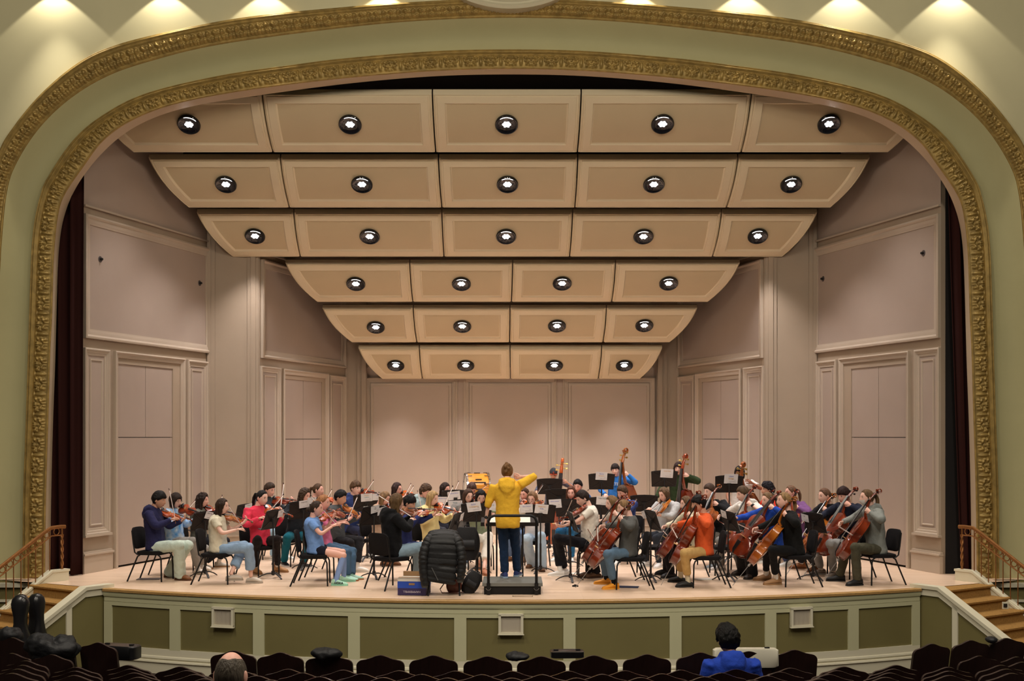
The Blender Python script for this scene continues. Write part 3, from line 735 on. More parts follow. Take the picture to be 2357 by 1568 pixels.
# ---- music stand, local: player sits on the +X side, desk tilts
def make_stand():
    r = empty('music_stand', (0, 0, 0)); th = math.radians(20)
    M = Matrix.Rotation(-th, 3, 'Y')   # lean the top edge to -X
    hz = 0.0
    d = MB()
    poly = []
    for y, z in ((-.235, -.165), (.235, -.165), (.26, .15), (.2, .163), (.1, .172), (0, .175), (-.1, .172), (-.2, .163), (-.26, .15)): poly.append(M @ V((0, y, z)))
    d.prism(poly, M @ V((-.004, 0, 0))); d.build('desk', STB, r)
    e = MB(); e.bar(M @ V((.03, -.235, -.165)), M @ V((.03, .235, -.165)), .07, .006, up=M @ V((0, 0, 1)))
    e.build('ledge', STF, r)
    x = MB()
    for a, b in (((-.24, .14), (.22, -.15)), ((.24, .14), (-.22, -.15))): x.bar(M @ V((-.007, a[0], a[1])), M @ V((-.007, b[0], b[1])), .014, .006, up=M @ V((1, 0, 0)))
    for a, b in (((-.25, .15), (.25, .15)), ((-.23, -.158), (.23, -.158)), ((-.255, .15), (-.232, -.16)), ((.255, .15), (.232, -.16))): x.bar(M @ V((-.006, a[0], a[1])), M @ V((-.006, b[0], b[1])), .012, .008, up=M @ V((1, 0, 0)))
    x.box(M @ V((-.02, 0, 0)), (.03, .07, .05), 0, M); x.build('brace', STF, r)
    return r
def stand(u, v, Y, psi, label, foot=None, sheet=0, tilt=0):
    c = at(u, v, Y); r = proto('stand', make_stand)
    r.location = c; r.rotation_euler = (0, 0, math.radians(psi)); tag(r, label, 'music stand', 'black orchestra music stands')
    for ch in list(r.children):
        if ch.name.startswith(('pole', 'leg', 'hub')): bpy.data.objects.remove(ch)
    f = V((c.x, Y, 0)); ang = math.radians(psi)
    R = Matrix.Rotation(-ang, 3, 'Z')
    h = c.z
    p = MB(); p.tube([V((-.03, 0, 0)), V((-.035, 0, -.05)), V((-.035, 0, -h+.09))], [.011, .012, .013], 8); p.tube([V((-.035, 0, -h+.05)), V((-.035, 0, -h*.5))], .017, 8); p.build('pole', STF, r)
    b = MB(); b.lathe([(.001, .12), (.028, .12), (.03, .06), (.001, .06)], 12, (-.035, 0, -h)); b.build('hub', STF, r)
    for k in range(3):
        a = k*2*PI/3+.5; l = MB(); dr = V((math.cos(a), math.sin(a), 0)); o = V((-.035, 0, -h))
        l.tube([o+dr*.01+V((0, 0, .085)), o+dr*.1+V((0, 0, .078)), o+dr*.18+V((0, 0, .05)), o+dr*.25+V((0, 0, .009))], [(.012, .02), (.011, .02), (.009, .019), (.007, .018)], 8, flat=(0, 0, 1)); l.build('leg', STF, r)
    return r
def text_mesh(body, size, m, Mw, parent, name='lettering', align='CENTER', ext=.0004):
    cu = bpy.data.curves.new('t', 'FONT'); cu.body = body; cu.size = size; cu.align_x = align; cu.align_y = 'CENTER'; cu.extrude = ext; cu.resolution_u = 2
    ob = bpy.data.objects.new('t', cu); COL.objects.link(ob); bpy.context.view_layer.update()
    me = bpy.data.meshes.new_from_object(ob); bpy.data.objects.remove(ob); bpy.data.curves.remove(cu)
    me.materials.clear(); me.materials.append(m); me.transform(Mw); me.name = name
    o = bpy.data.objects.new(name, me); COL.objects.link(o); o.parent = parent; return o
INK = {'b': mat('ink_blue', rgb(64, 84, 190), .7), 'y': mat('ink_amber', rgb(206, 150, 40), .7), 'k': mat('ink_black', rgb(40, 40, 48), .7), 'g': mat('ink_grey', rgb(130, 126, 130), .7), 't': mat('ink_teal', rgb(60, 140, 160), .7), 'r': mat('ink_red', rgb(190, 80, 60), .7)}
def card(st, u, v, w, lines, roll=0, label='', half=''):
    """name card hanging on the back of the stand st, centred near pixel u,v"""
    ang = st.rotation_euler.z; c = st.location; X = V((math.cos(ang), math.sin(ang), 0)); Yv = V((-math.sin(ang), math.cos(ang), 0)); th = math.radians(20)
    nrm = (-X*math.cos(th)-V((0, 0, 1))*math.sin(th))*1.0; up = V((0, 0, 1))*math.cos(th)-X*math.sin(th)
    # plane 18 mm behind the desk
    p0 = c+nrm*.018; d = at(u, v, 1.0)-V((0, 0, HC)); o = V((0, 0, HC)); t = (p0-o).dot(nrm)/d.dot(nrm); p = o+d*t
    if (p-c).length > .34: p = c+up*.1+(p-c).normalized()*.2
    side = up.cross(nrm).normalized()      # reading direction as seen from behind the stand
    M = Matrix((side, up, nrm)).transposed().to_4x4(); M = Matrix.Translation(p) @ M @ Matrix.Rotation(math.radians(roll), 4, 'Z')
    h = w*.72; b = MB(); vs = [(-w/2, -h/2, 0), (w/2, -h/2, 0), (w/2, h/2, 0), (-w/2, h/2, 0)]
    rows = [[V((x, y+0, .003+.004*math.cos(PI*k/6))) for x in (-w/2, 0, w/2)] for k, y in enumerate([-h/2+h*i/6 for i in range(7)])]
    b.rings(rows, 0, False, False)
    r = b.build('name_card', CARDM, None, 0); r.matrix_world = M; so = r.modifiers.new('s', 'SOLIDIFY'); so.thickness = .0012
    tag(r, label, 'name card', 'white name cards on the music stands')
    y = h*.28
    for i, (tx, k, sz) in enumerate(lines):
        text_mesh(tx, sz*w, INK[k], Matrix.Translation((0, y, .0095)), r); y -= sz*w*1.25
    text_mesh('Violin' if half == '' else half, .07*w, INK['g'], Matrix.Translation((w*.3, -h*.12, .0095)), r); text_mesh('Festival Orchestra', .07*w, INK['g'], Matrix.Translation((w*.14, -h*.3, .0095)), r)
    return r
def sheet(st, label, n=2, off=0.0):
    ang = st.rotation_euler.z; th = math.radians(20)
    r = empty('sheet_music', st.location, ang, label, 'sheet music', 'sheet music on the stands')
    M = Matrix.Rotation(-th, 3, 'Y')
    for s in ((-.5, .5) if n == 2 else (0,)):
        b = MB(); b.box(M @ V((.008, s*.232+off, .01)), (.002, .23, .31), 0, M)
        for k in range(9):
            for q in range(5): b.box(M @ V((.0095, s*.232+off, .135-.03*k-.003*q)), (.0006, .2, .0006), 1, M)
        b.build('page', [SHEET, INK['k']], r, 0)
    return r
# ------------------------------------------------------------------ people
def fuse(mb, vox=.016, it=2, fac=.5):
    me = bpy.data.meshes.new('tmp'); me.from_pydata(mb.v, [], mb.f)
    bm = bmesh.new(); bm.from_mesh(me); bmesh.ops.recalc_face_normals(bm, faces=bm.faces); bm.to_mesh(me); bm.free()
    ob = bpy.data.objects.new('tmp', me); COL.objects.link(ob)
    m = ob.modifiers.new('r', 'REMESH'); m.mode = 'VOXEL'; m.voxel_size = vox; m.use_smooth_shade = True
    if it: s = ob.modifiers.new('s', 'SMOOTH'); s.iterations = it; s.factor = fac
    dg = bpy.context.evaluated_depsgraph_get(); ev = ob.evaluated_get(dg)
    e = ev.to_mesh(); n = len(e.vertices); co = np.empty(n*3); e.vertices.foreach_get('co', co); no = np.empty(n*3); e.vertices.foreach_get('normal', no)
    fs = [tuple(p.vertices) for p in e.polygons]; ev.to_mesh_clear(); bpy.data.objects.remove(ob); bpy.data.meshes.remove(me)
    return co.reshape(-1, 3), no.reshape(-1, 3), fs
def crumple(co, no, amp, fr, seed=0):
    off = V((seed*3.1, seed*1.7, seed*.9))
    d = np.array([noise.noise(V(p)*fr+off)+.5*noise.noise(V((p[0]*fr*2.2, p[1]*fr*2.2, p[2]*fr*1.2))+off) for p in co])
    return co+no*(d*amp)[:, None]
def mesh_from(co, fs, name, mats, parent, mi=None):
    me = bpy.data.meshes.new(name); me.from_pydata([tuple(c) for c in co], [], fs)
    for m in (mats if isinstance(mats, list) else [mats]): me.materials.append(m)
    if mi is not None: me.polygons.foreach_set('material_index', mi)
    me.polygons.foreach_set('use_smooth', [True]*len(me.polygons))
    o = bpy.data.objects.new(name, me); COL.objects.link(o)
    if parent is not None: o.parent = parent
    return o
SK = {'l': mat('skin_fair', rgb(230, 184, 166), .5), 'p': mat('skin_rosy', rgb(224, 170, 152), .5), 't': mat('skin_tan', rgb(204, 152, 126), .5), 'm': mat('skin_brown', rgb(150, 98, 72), .5)}
LIP = mat('lips', rgb(176, 92, 86), .5); EYEW = mat('eye_white', rgb(225, 215, 208), .3); EYEB = mat('eye_dark', rgb(36, 26, 22), .3)
def fab(c, nm=None): return mat('fabric_%d_%d_%d' % c, rgb(*c), .92, bump=.45, bscale=22, sheen=.03, spec=.15)
def hairm(c): return mat('hair_%d_%d_%d' % c, rgb(*c), .5, var=.5, vscale=34, stretch=(1, 1, .1), bump=.7, bscale=110, spec=.2)
G = lambda x, s: math.exp(-x*x/(2*s*s))
def head_pt(az, el):
    """head surface, local x front, y left, z up, origin at the head centre"""
    ce, se = math.cos(el), math.sin(el); x, y, z = ce*math.cos(az), ce*math.sin(az), se
    p = V((x*.098, y*.076, z*.118))
    if z < 0:
        t = -z; p.y *= 1-.30*t*t-.08*t; p.x = p.x*(1-.12*t) if x > 0 else p.x*(1-.38*t)
        p.x += .016*t*(1 if x > -.3 else .3)
    if x > 0:
        f = x
        p.x -= .010*f*G(p.z-.018, .018)*G(abs(p.y)-.032, .014)        # eye sockets
        p.x += .005*f*G(p.z-.042, .012)*G(p.y, .045)                    # brow
        p.x += f*.024*G(p.y, .011)*(G(p.z+.022, .016) if p.z < -.022 else G(p.z+.022, .030))  # nose
        p.x += .007*f*G(p.z+.062, .011)*G(p.y, .022)                    # lips
        p.x += .010*f*G(p.z+.098, .016)*G(p.y, .024)                    # chin
        p.x += .004*f*G(p.z+.03, .02)*G(abs(p.y)-.042, .015)            # cheeks
    return p
HG = []
_na, _ne = 36, 26
_az = [((j/_na)*2-1) for j in range(_na)]
HAZ = [PI*(a*.55+.45*a*abs(a)) for a in _az]
HEL = [PI*(i/_ne-.5) for i in range(1, _ne)]
HEADV = [[head_pt(a, e) for a in HAZ] for e in HEL]
def add_head(mb, H, R, k=1.0):
    T = lambda p: H+R @ (p*k)
    mb.rings([[T(p) for p in row] for row in HEADV], 0)
    for s in (-1, 1):
        E = R @ Matrix.Rotation(s*.35, 3, 'Z')
        mb.ell(T(V((-.012, s*.077, -.004))), (.019*k, .009*k, .032*k), 9, 6, 0, E)       # ears
        mb.ell(T(V((.0765, s*.031, .014))), (.008*k, .0135*k, .006*k), 8, 6, 1, R)
        mb.ell(T(V((.0805, s*.030, .0125))), (.005*k, .0065*k, .0055*k), 8, 6, 2, R)
        mb.ell(T(V((.0795, s*.031, .0200))), (.006*k, .0145*k, .003*k), 8, 5, 2, R)
        mb.ell(T(V((.0845, s*.032, .040))), (.005*k, .017*k, .0035*k), 8, 5, 4, R @ Matrix.Rotation(-s*.3, 3, 'Z') @ Matrix.Rotation(s*.16, 3, 'X'))
    mb.ell(T(V((.0935, 0, -.058))), (.006*k, .021*k, .0045*k), 10, 5, 3, R)
    mb.ell(T(V((.094, 0, -.0665))), (.006*k, .017*k, .005*k), 10, 5, 3, R)
def sm(a, b, x):
    t = max(0, min(1, (x-a)/(b-a))); return t*t*(3-2*t)
def make_hair(style, H, R, k, seed):
    """style: short, crop, bowl, bob, long, pony, bun, slick, curly, curlylong, bald"""
    D = math.degrees; rnd = random.Random(seed)
    th = {'short': .02, 'crop': .012, 'bowl': .024, 'bob': .022, 'long': .016, 'pony': .011, 'bun': .011, 'slickpony': .010, 'curly': .034, 'curlylong': .026, 'bald': .004, 'bigbun': .014, 'fluffy': .036}[style]
    fr = {'bowl': 20, 'bob': 22, 'short': 33, 'crop': 40, 'curly': 30, 'fluffy': 28}.get(style, 44)
    longish = style in ('long', 'bob', 'curlylong')
    mb = MB(); rows = []
    for e in HEL:
        row = []
        for a in HAZ:
            p = head_pt(a, e); A = abs(D(a)); E = D(e)+7*noise.noise(V((a*3.1, seed*2.3, 0)))+3*noise.noise(V((a*11, seed, 4)))
            line = fr if A < 38 else fr+(A-38)/(68-38)*((8 if not longish else -30)-fr) if A < 68 else ((8 if A < 74 else -8 if A < 82 else 0 if A < 100 else -28-(A-100)*.22) if not longish else -62)
            m = sm(line-5, line+5, E)
            if style == 'bald': m *= 1-sm(48, 60, E+(8 if A < 90 else -2)); m = m if A > 66 else 0
            t = th*(1+.35*sm(20, 60, E)) if style in ('short', 'bowl', 'curly') else th
            if style in ('short', 'crop', 'bowl'): t *= .45+.55*sm(-20, 15, E)
            d = p.normalized(); nz = .0035*noise.noise(V((math.cos(a)*7, math.sin(a)*7, e*1.6+seed)))
            if style in ('curly', 'curlylong', 'fluffy'): nz = .012*noise.noise(V((p.x, p.y, p.z))*60+V((seed, 0, 0)))
            elif style in ('short', 'bowl'): nz += .007*noise.noise(V((p.x*1.5, p.y*1.5, p.z))*40+V((seed, 0, 0)))
            q = p+d*((t+nz)*m-.03*(1-m)); row.append(H+R @ (q*k))
        rows.append(row)
    mb.rings(rows)
    T = lambda x, y, z: H+R @ (V((x, y, z))*k)
    if style in ('long', 'curlylong'):
        L = .34 if style == 'long' else .30
        w = 1.0 if style == 'long' else 1.35
        up = V((0, 0, 1))
        b0 = T(-.055, 0, .02); dn = V((0, 0, -1)); bk = (R @ V((-1, 0, 0))); bk.z = 0; bk = bk.normalized() if bk.length > .01 else V((0, 1, 0))
        mb.tube([b0, b0+dn*.10+bk*.012, b0+dn*.20+bk*.02, b0+dn*L+bk*.035], [(.045, .078*w), (.042*w, .086*w), (.034*w, .088*w), (.012, .06)], 12, flat=bk)
        for s in (-1, 1):
            s0 = T(-.005, s*.078, .0); mb.tube([s0+V((0, 0, .05)), s0+dn*.08, s0+dn*.18+bk*.0, s0+dn*(L-.06)+bk*.01], [.02*w, .024*w, .022*w, .008], 8)
    if style == 'bob':
        b0 = T(-.045, 0, .03); dn = V((0, 0, -1)); bk = R @ V((-1, 0, 0))
        mb.tube([b0, b0+dn*.07, b0+dn*.15], [(.058, .085), (.060, .094), (.044, .085)], 12, flat=bk)
        for s in (-1, 1):
            s0 = T(.01, s*.076, .03); mb.tube([s0, s0+dn*.08, s0+dn*.15], [.026, .028, .014], 8)
    if style in ('pony', 'slickpony'):
        pts = [T(-.09, 0, .03), T(-.135, 0, .02), T(-.15, 0, -.05), T(-.145, 0, -.13), T(-.13, 0, -.19)]
        mb.tube(pts, [.022, .028, .032, .026, .008], 9)
    if style == 'bun': mb.ell(T(-.115, 0, -.035), (.05*k, .052*k, .05*k), 12, 8)
    if style == 'bigbun':
        mb.ell(T(-.075, .005, .118), (.028, .03, .027), 10, 8); mb.ell(T(-.092, -.018, .098), (.026, .028, .026), 10, 8); mb.ell(T(-.105, .02, .07), (.026, .036, .034), 10, 8); mb.ell(T(-.1, -.025, .045), (.024, .036, .03), 10, 8); mb.ell(T(-.095, .01, .0), (.022, .05, .03), 10, 8)
    co, no, fs = fuse(mb, .011 if style not in ('curly', 'curlylong', 'fluffy') else .013, 1)
    if style in ('curly', 'curlylong', 'fluffy'): co = crumple(co, no, .011 if style != 'fluffy' else .009, 42 if style != 'fluffy' else 24, seed)
    elif style in ('long', 'bob', 'pony', 'slickpony'): co = crumple(co, no, .003, 30, seed)
    return co, fs
def add_hand(mb, W, d, n, side, curl=.6, k=1.0, spread=.0):
    """wrist W, pointing d, palm normal n (fingers curl towards n), side = thumb direction sign along n x d"""
    d = d.normalized(); n = (n-d*n.dot(d)).normalized(); l = n.cross(d)*side      # thumb side
    mb.tube([W-d*.02*k, W+d*.01*k, W+d*.045*k, W+d*.085*k], [(.016*k, .023*k), (.015*k, .026*k), (.014*k, .036*k), (.010*k, .035*k)], 8, flat=n)
    for i, (off, L) in enumerate(((.027, .072), (.009, .080), (-.009, .075), (-.026, .058))):
        b = W+d*(.082-.004*abs(i-1.2))*k+l*off*k; pts = [b-d*.012*k]; ang = .25*curl*(1+.08*i); p = b; pts.append(p)
        for sgm, fr in enumerate((.45, .32, .23)):
            ang += curl*(.75 if sgm < 2 else .5); dr = d*math.cos(ang)+n*math.sin(ang)+l*(.06*(1.5-i)*(1-sgm*.3)+spread*(1.5-i)); p = p+dr.normalized()*L*fr*k; pts.append(p)
        mb.tube(pts, [.0085*k, .0088*k, .0082*k, .0075*k, .0055*k], 6)
    b = W+d*.022*k+l*.026*k; dr = (d*.75+l*.55+n*.35).normalized(); p1 = b+dr*.034*k; dr2 = (d*.85+l*.2+n*.45).normalized(); p2 = p1+dr2*.032*k; p3 = p2+(d*.7+n*.65).normalized()*.022*k
    mb.tube([b-dr*.012*k, b, p1, p2, p3], [.012*k, .0125*k, .0105*k, .0095*k, .0065*k], 6)
def ik(S, Tg, a, b, pole):
    d = Tg-S; L = d.length; mx = (a+b)*.995
    if L > mx:
        s = min(L/mx, 1.10); a *= s; b *= s
        if L > (a+b)*.995: Tg = S+d*((a+b)*.995/L); L = (a+b)*.995; d = Tg-S
    x = (a*a-b*b+L*L)/(2*L); h = math.sqrt(max(0, a*a-x*x)); u = d/L
    p = pole-u*pole.dot(u); p = p.normalized() if p.length > 1e-5 else V((0, 0, -1))
    return S+u*x+p*h, Tg
def bez(a, b, c, n=4):
    """points of a softly bent limb a-b-c"""
    out = []
    q0 = b+(a-b)*.22; q1 = b+(c-b)*.22
    out += [a+(q0-a)*t for t in (0, .35, .7)]
    for i in range(n+1):
        t = i/n; out.append(q0*(1-t)**2+b*2*t*(1-t)+q1*t*t)
    out += [q1+(c-q1)*t for t in (.3, .65, 1)]
    return out
def rads(r0, r1, r2, n):
    out = []
    for i in range(n):
        t = i/(n-1); out.append(r0+(r1-r0)*t*2 if t < .5 else r1+(r2-r1)*(t-.5)*2)
    return out
def add_shoe(A, g, toe, style, k, out):
    """A ankle, g floor point below the ankle, toe direction (unit, horizontal)"""
    lat = V((-toe.y, toe.x, 0)); up = MB(); so = MB()
    L = .27*k; hz = g.z
    sec = [(-.075, .028, .055), (-.07, .036, .075), (-.03, .042, .085), (.03, .044, .082), (.08, .047, .06), (.13, .046, .046), (.17, .036, .036), (.19, .02, .026)]
    if style in ('clog',): sec = [(-.075, .034, .05), (-.06, .042, .062), (-.02, .046, .07), (.03, .05, .085), (.09, .055, .078), (.14, .053, .062), (.175, .042, .046), (.195, .024, .03)]
    if style == 'boot': sec = [(-.08, .034, .08), (-.07, .042, .1), (-.02, .046, .11), (.03, .048, .1), (.09, .05, .07), (.14, .049, .056), (.175, .04, .046), (.195, .022, .034)]
    rows = []
    for x, w, h in sec:
        rows.append([g+toe*(x*k)+lat*(w*k*math.cos(a)*(1.0 if math.sin(a) > -.2 else 1.05))+V((0, 0, max(.012, (h*.5+.012)+h*.5*math.sin(a)))) for a in [2*PI*i/12 for i in range(12)]])
    up.rings(rows)
    if style == 'boot': up.tube([g+V((0, 0, .06))-toe*.02, g+V((0, 0, .12))-toe*.02, A+(A-g).normalized()*.06], [(.052, .046), (.05, .046), (.053, .05)], 12, flat=toe)
    elif style == 'sneaker': up.tube([g+V((0, 0, .05))-toe*.015, g+V((0, 0, .098))-toe*.02], [(.052, .043), (.046, .038)], 12, flat=toe)
    rows = []
    for x, w, h in sec:
        rows.append([g+toe*(x*k*1.04)+lat*(s*w*k*1.08)+V((0, 0, z)) for s, z in ((-1, .001), (1, .001), (1, .024), (-1, .024))])
    so.rings(rows)
    return up, so
PEOPLE = {}
def person(key, label, head, Y, face, pose='violin', k=None, hip=None, knees=None, feet=None, hl=None, hr=None, look=None, pitch=12, roll=0, skin='l', hair=('short', (60, 42, 32)),
           top=((40, 40, 60), 'long'), hood=False, legs=((60, 70, 100), 'slim'), shoes=('sneaker', (220, 220, 215), (235, 235, 230)), socks=None, glasses=False, lean=None, elbL=None, elbR=None, curlL=.65, curlR=.7, zoff=0.0, collar=None, seed=None, group=None, seat=True, hidden_legs=False, hem=None):
    seed = len(PEOPLE)+3; ph = math.radians(face); f = V((math.cos(ph), math.sin(ph), 0)); l = V((-math.sin(ph), math.cos(ph), 0)); up = V((0, 0, 1))
    H = at(head[0], head[1], Y); standing = pose in ('bass', 'stand')
    Hz = H.z-zoff
    nom = 1.56 if standing else 1.215
    sc = max(.86, min(1.06, Hz/nom)); k_ = k or sc
    lx, ly = lean if lean else {'violin': (.06, .02), 'cello': (.08, -.02), 'bass': (.10, .03), 'stand': (.02, 0), 'sit': (.06, 0)}[pose]
    O = V((H.x, H.y, zoff))-f*lx-l*ly
    if hip: O.x = at(hip[0], 1200, O.y).x
    hz = zoff+(.90*sc if standing else .535)
    P = V((O.x, O.y, hz))
    la = math.radians(look if look is not None else face+(22 if pose == 'violin' else 0))
    R = Matrix.Rotation(la, 3, 'Z') @ Matrix.Rotation(math.radians(pitch), 3, 'Y') @ Matrix.Rotation(math.radians(roll), 3, 'X')
    N = H+R @ V((-.045, 0, -.13))*k_; N = N-up*.012
    ch = P+(N-P)*.72-f*.02
    sh = N-up*.058*k_-f*.01
    shl, shr = sh+l*.182*k_, sh-l*.182*k_
    def loc(x, y, z): return V((O.x, O.y, zoff))+f*x*k_+l*y*k_+up*(z*(Hz/nom))
    tl = {'violin': (.36, .27, 1.03), 'cello': (.14, .17, 1.08), 'bass': (.30, .22, 1.38), 'stand': (.05, .26, .78), 'sit': (.34, .12, .62)}[pose]
    tr = {'violin': (.34, -.12, .95), 'cello': (.36, -.38, .72), 'bass': (.38, -.12, .92), 'stand': (.05, -.26, .78), 'sit': (.34, -.12, .62)}[pose]
    TL, TR = loc(*tl), loc(*tr)
    if hl: TL = at(hl[0], hl[1], TL.y+(hl[2] if len(hl) > 2 else 0))
    if hr: TR = at(hr[0], hr[1], TR.y+(hr[2] if len(hr) > 2 else 0))
    ua, fa = .285*k_, .315*k_
    pl = V((0, 0, -1))*.9+l*.35-f*.1 if pose in ('violin', 'sit') else l*.9-up*.5-f*.3
    pr = -up*.8-l*.6-f*.15 if pose in ('violin', 'sit') else -l*.9-up*.3-f*.2
    if elbL: pl = V(elbL)
    if elbR: pr = V(elbR)
    EL, TL = ik(shl, TL, ua, fa, pl); ER, TR = ik(shr, TR, ua, fa, pr)
    dl, dr = (TL-EL).normalized(), (TR-ER).normalized(); WL, WR = TL-dl*.075*k_, TR-dr*.075*k_
    # legs
    kn = {'violin': (.43, .13, .49), 'cello': (.40, .27, .46), 'sit': (.43, .12, .49)}.get(pose, (.03, .1, .5))
    hips = [P+l*.085*k_-up*.01, P-l*.085*k_-up*.01]; KN = []; AN = []; GR = []; TO = []
    for i, s in enumerate((1, -1)):
        if standing:
            g = loc(.0, .11*s, 0); g.z = zoff
        else:
            g = V((O.x, O.y, zoff))+f*(.40 if pose != 'cello' else .36)+l*(.14 if pose != 'cello' else .27)*s
        if feet and feet[i]:
            fu = feet[i]; z = fu[2] if len(fu) > 2 else 0.0; yy = floorY(fu[1], z+zoff); yy = max(g.y-.5, min(g.y+.5, yy)); g = at(fu[0], fu[1], yy); g.z = z+zoff
        dirt = (f+l*s*.25).normalized()
        A = g+up*.09
        if knees and knees[i]:
            kc = V((O.x, O.y, zoff))+f*kn[0]+l*kn[1]*s; K = at(knees[i][0], knees[i][1], kc.y)
        else:
            K, _ = ik(hips[i], A, .44*sc, .42*sc, (f*1.0+up*.6) if not standing else f)
        KN.append(K); AN.append(A); GR.append(g); TO.append(dirt)
    # ---------------- body
    bm = MB()
    def torso(mb, g, z0=-.10, topk=1.0, hem=0.0):
        ax = N-P; rows = []
        for t, rx, ry, o in ((-.16+hem, .150, .115, -.01), (-.05, .164, .125, -.015), (.18, .150, .114, -.008), (.42, .154, .116, -.012), (.66, .170, .120, -.012), (.82, .178, .108, -.012), (.92, .142, .09, -.005), (.975, .085, .07, 0), (1.0, .064, .06, 0.005)):
            c = P+ax*t+f*o
            rows.append([c+l*((rx*k_+g)*math.cos(a))+f*((ry*k_+g)*math.sin(a)) for a in [2*PI*i/20 for i in range(20)]])
        mb.rings(rows)
    torso(bm, -.016)
    neck_top = H+R @ V((-.03, 0, -.06))*k_
    bm.tube([N-up*.05, N+(neck_top-N)*.5, neck_top], [.06*k_, .05*k_, .05*k_], 12)
    for S, E, W in ((shl, EL, WL), (shr, ER, WR)):
        pts = bez(S+(E-S)*.12-up*.008, E, W); bm.tube(pts, rads(.042*k_, .036*k_, .024*k_, len(pts)), 10)
    for i in (0, 1):
        pts = bez(hips[i], KN[i], AN[i]); bm.tube(pts, rads(.074*k_, .05*k_, .034*k_, len(pts)), 10); bm.ell(KN[i], (.05*k_,)*3, 8, 6)
    co, no, fs = fuse(bm, .017, 1)
    hm = MB(); hk = {'violin': (-f*.4+up*.5-l*.5), 'cello': (-f*.6+-l*.7), 'bass': (-f*.3-l*.8), 'stand': (-l), 'sit': -up}[pose]
    rk = {'violin': (-up+f*.1), 'cello': (-up*.5+l*.6), 'bass': (-up*.6+l*.5), 'stand': l, 'sit': -up}[pose]
    hm.v = [tuple(c) for c in co]; hm.f = list(fs); hm.m = [0]*len(fs)
    add_head(hm, H, R, k_*(1.0 if k_ > .93 else 1.0))
    add_hand(hm, WL, dl if pose != 'violin' else (dl+up*.4).normalized(), hk, -1 if pose in ('violin', 'cello', 'bass') else 1, curlL, .98)
    add_hand(hm, WR, dr, rk, -1 if pose in ('stand', ) else 1, curlR, .98)
    hairc = hair[1]; HM = hairm(hairc)
    hm_o = MB(); hm_o.v = hm.v
    root = mesh_from(hm.v, hm.f, 'person', [SK[skin], EYEW, EYEB, LIP, HM], None, hm.m)
    tag(root, label, 'person', group)
    # recentre the origin at the base
    base = V((O.x, O.y, zoff)); root.data.transform(Matrix.Translation(-base)); root.location = base
    def child(co_, fs_, name, m): return mesh_from([V(c)-base for c in co_], fs_, name, m, root)
    def child_mb(mb, name, m, parent=None, smooth=40):
        mb.v = [tuple(V(p)-base) for p in mb.v]; o = mb.build(name, m, parent or root, smooth); return o
    if hair[0]:
        hc, hf = make_hair(hair[0], H, R, k_*1.0, seed); child(hc, hf, 'hair', HM)
    # ---------------- top
    tc, sl = top[0], top[1]; TM = top[2] if len(top) > 2 else fab(tc); tm = MB(); torso(tm, .022, hem=(.0 if standing else .05) if hem is None else hem)
    g_ = {'long': 1.0, 'push': 1.0, 'short': 1.0, 'knit': 1.15}[sl]
    for S, E, W in ((shl, EL, WL), (shr, ER, WR)):
        pts = bez(S, E, W); n = len(pts)
        if sl in ('long', 'knit'): tm.tube(pts[:-1]+[W-(W-E)*.02], rads(.076*k_*g_, .062*k_*g_, .042*k_*g_, n), 12)
        elif sl == 'push':
            m_ = 8; tm.tube(pts[:m_], rads(.072*k_, .062*k_, .050*k_, m_), 12)
        else: tm.tube(pts[:3]+[pts[2]+(pts[3]-pts[2])*.25], [.070*k_, .069*k_, .068*k_, .070*k_], 12)
    if hood:
        tm.tube([N+f*.07+l*.03-up*.03, N+l*.09-up*.0-f*.0, N-f*.08+l*.05+up*.0, N-f*.10, N-f*.08-l*.05, N-l*.09, N+f*.07-l*.03-up*.03], [.034, .045, .056, .062, .056, .045, .034], 10)
        tm.tube([N-f*.05+up*.03, N-f*.10-up*.01, N-f*.135-up*.08, N-f*.14-up*.14, N-f*.12-up*.20], [(.05, .10), (.058, .125), (.055, .115), (.045, .08), (.02, .03)], 12, flat=f)
    co, no, fs = fuse(tm, .016, 3); co = crumple(co, no, .009, 10, seed); co = crumple(co, no, .0035, 23, seed+9)
    nm = 'hoodie' if hood else 'shirt' if sl == 'short' else 'sweater'
    tops = child(co, fs, nm, TM)
    if collar:
        cm = MB(); cm.tube([N+V((math.cos(a)*.066, math.sin(a)*.066, -.012)) for a in [2*PI*i/14 for i in range(15)]], .016, 7, cap=False); child_mb(cm, 'collar', fab(collar))
    # ---------------- legs
    lc, fit = legs; LM = fab(lc); lm = MB()
    ax = (N-P); rows = []
    for t, rx, ry in ((-.17, .15, .12), (-.08, .172, .135), (.02, .168, .128), (.12, .155, .118)):
        c = P+ax*t-f*.005; rows.append([c+l*(rx*k_*math.cos(a))+f*(ry*k_*math.sin(a)) for a in [2*PI*i/18 for i in range(18)]])
    lm.rings(rows)
    for i in (0, 1):
        An_ = AN[i]
        if socks and fit not in ('shorts', 'crop'): An_ = AN[i]+(KN[i]-AN[i]).normalized()*(socks[1] if len(socks) > 1 else .12)*.62
        pts = bez(hips[i], KN[i], An_); n = len(pts)
        r = {'slim': (.086, .066, .052), 'wide': (.094, .084, .092), 'straight': (.09, .074, .064), 'crop': (.09, .08, .082), 'shorts': (.092, .088, .085)}[fit]
        cut = {'slim': n, 'wide': n, 'straight': n, 'crop': n-1, 'shorts': 3}[fit]
        q = pts[:cut]
        if fit == 'wide': q = q[:-1]+[q[-1]-up*.035]
        if fit == 'shorts': q = [pts[0], pts[1], pts[1]+(pts[2]-pts[1])*.3]; rr = [.1*k_, .098*k_, .096*k_]
        else: rr = rads(*[x*k_ for x in r], n)[:cut]
        lm.tube(q, rr, 12)
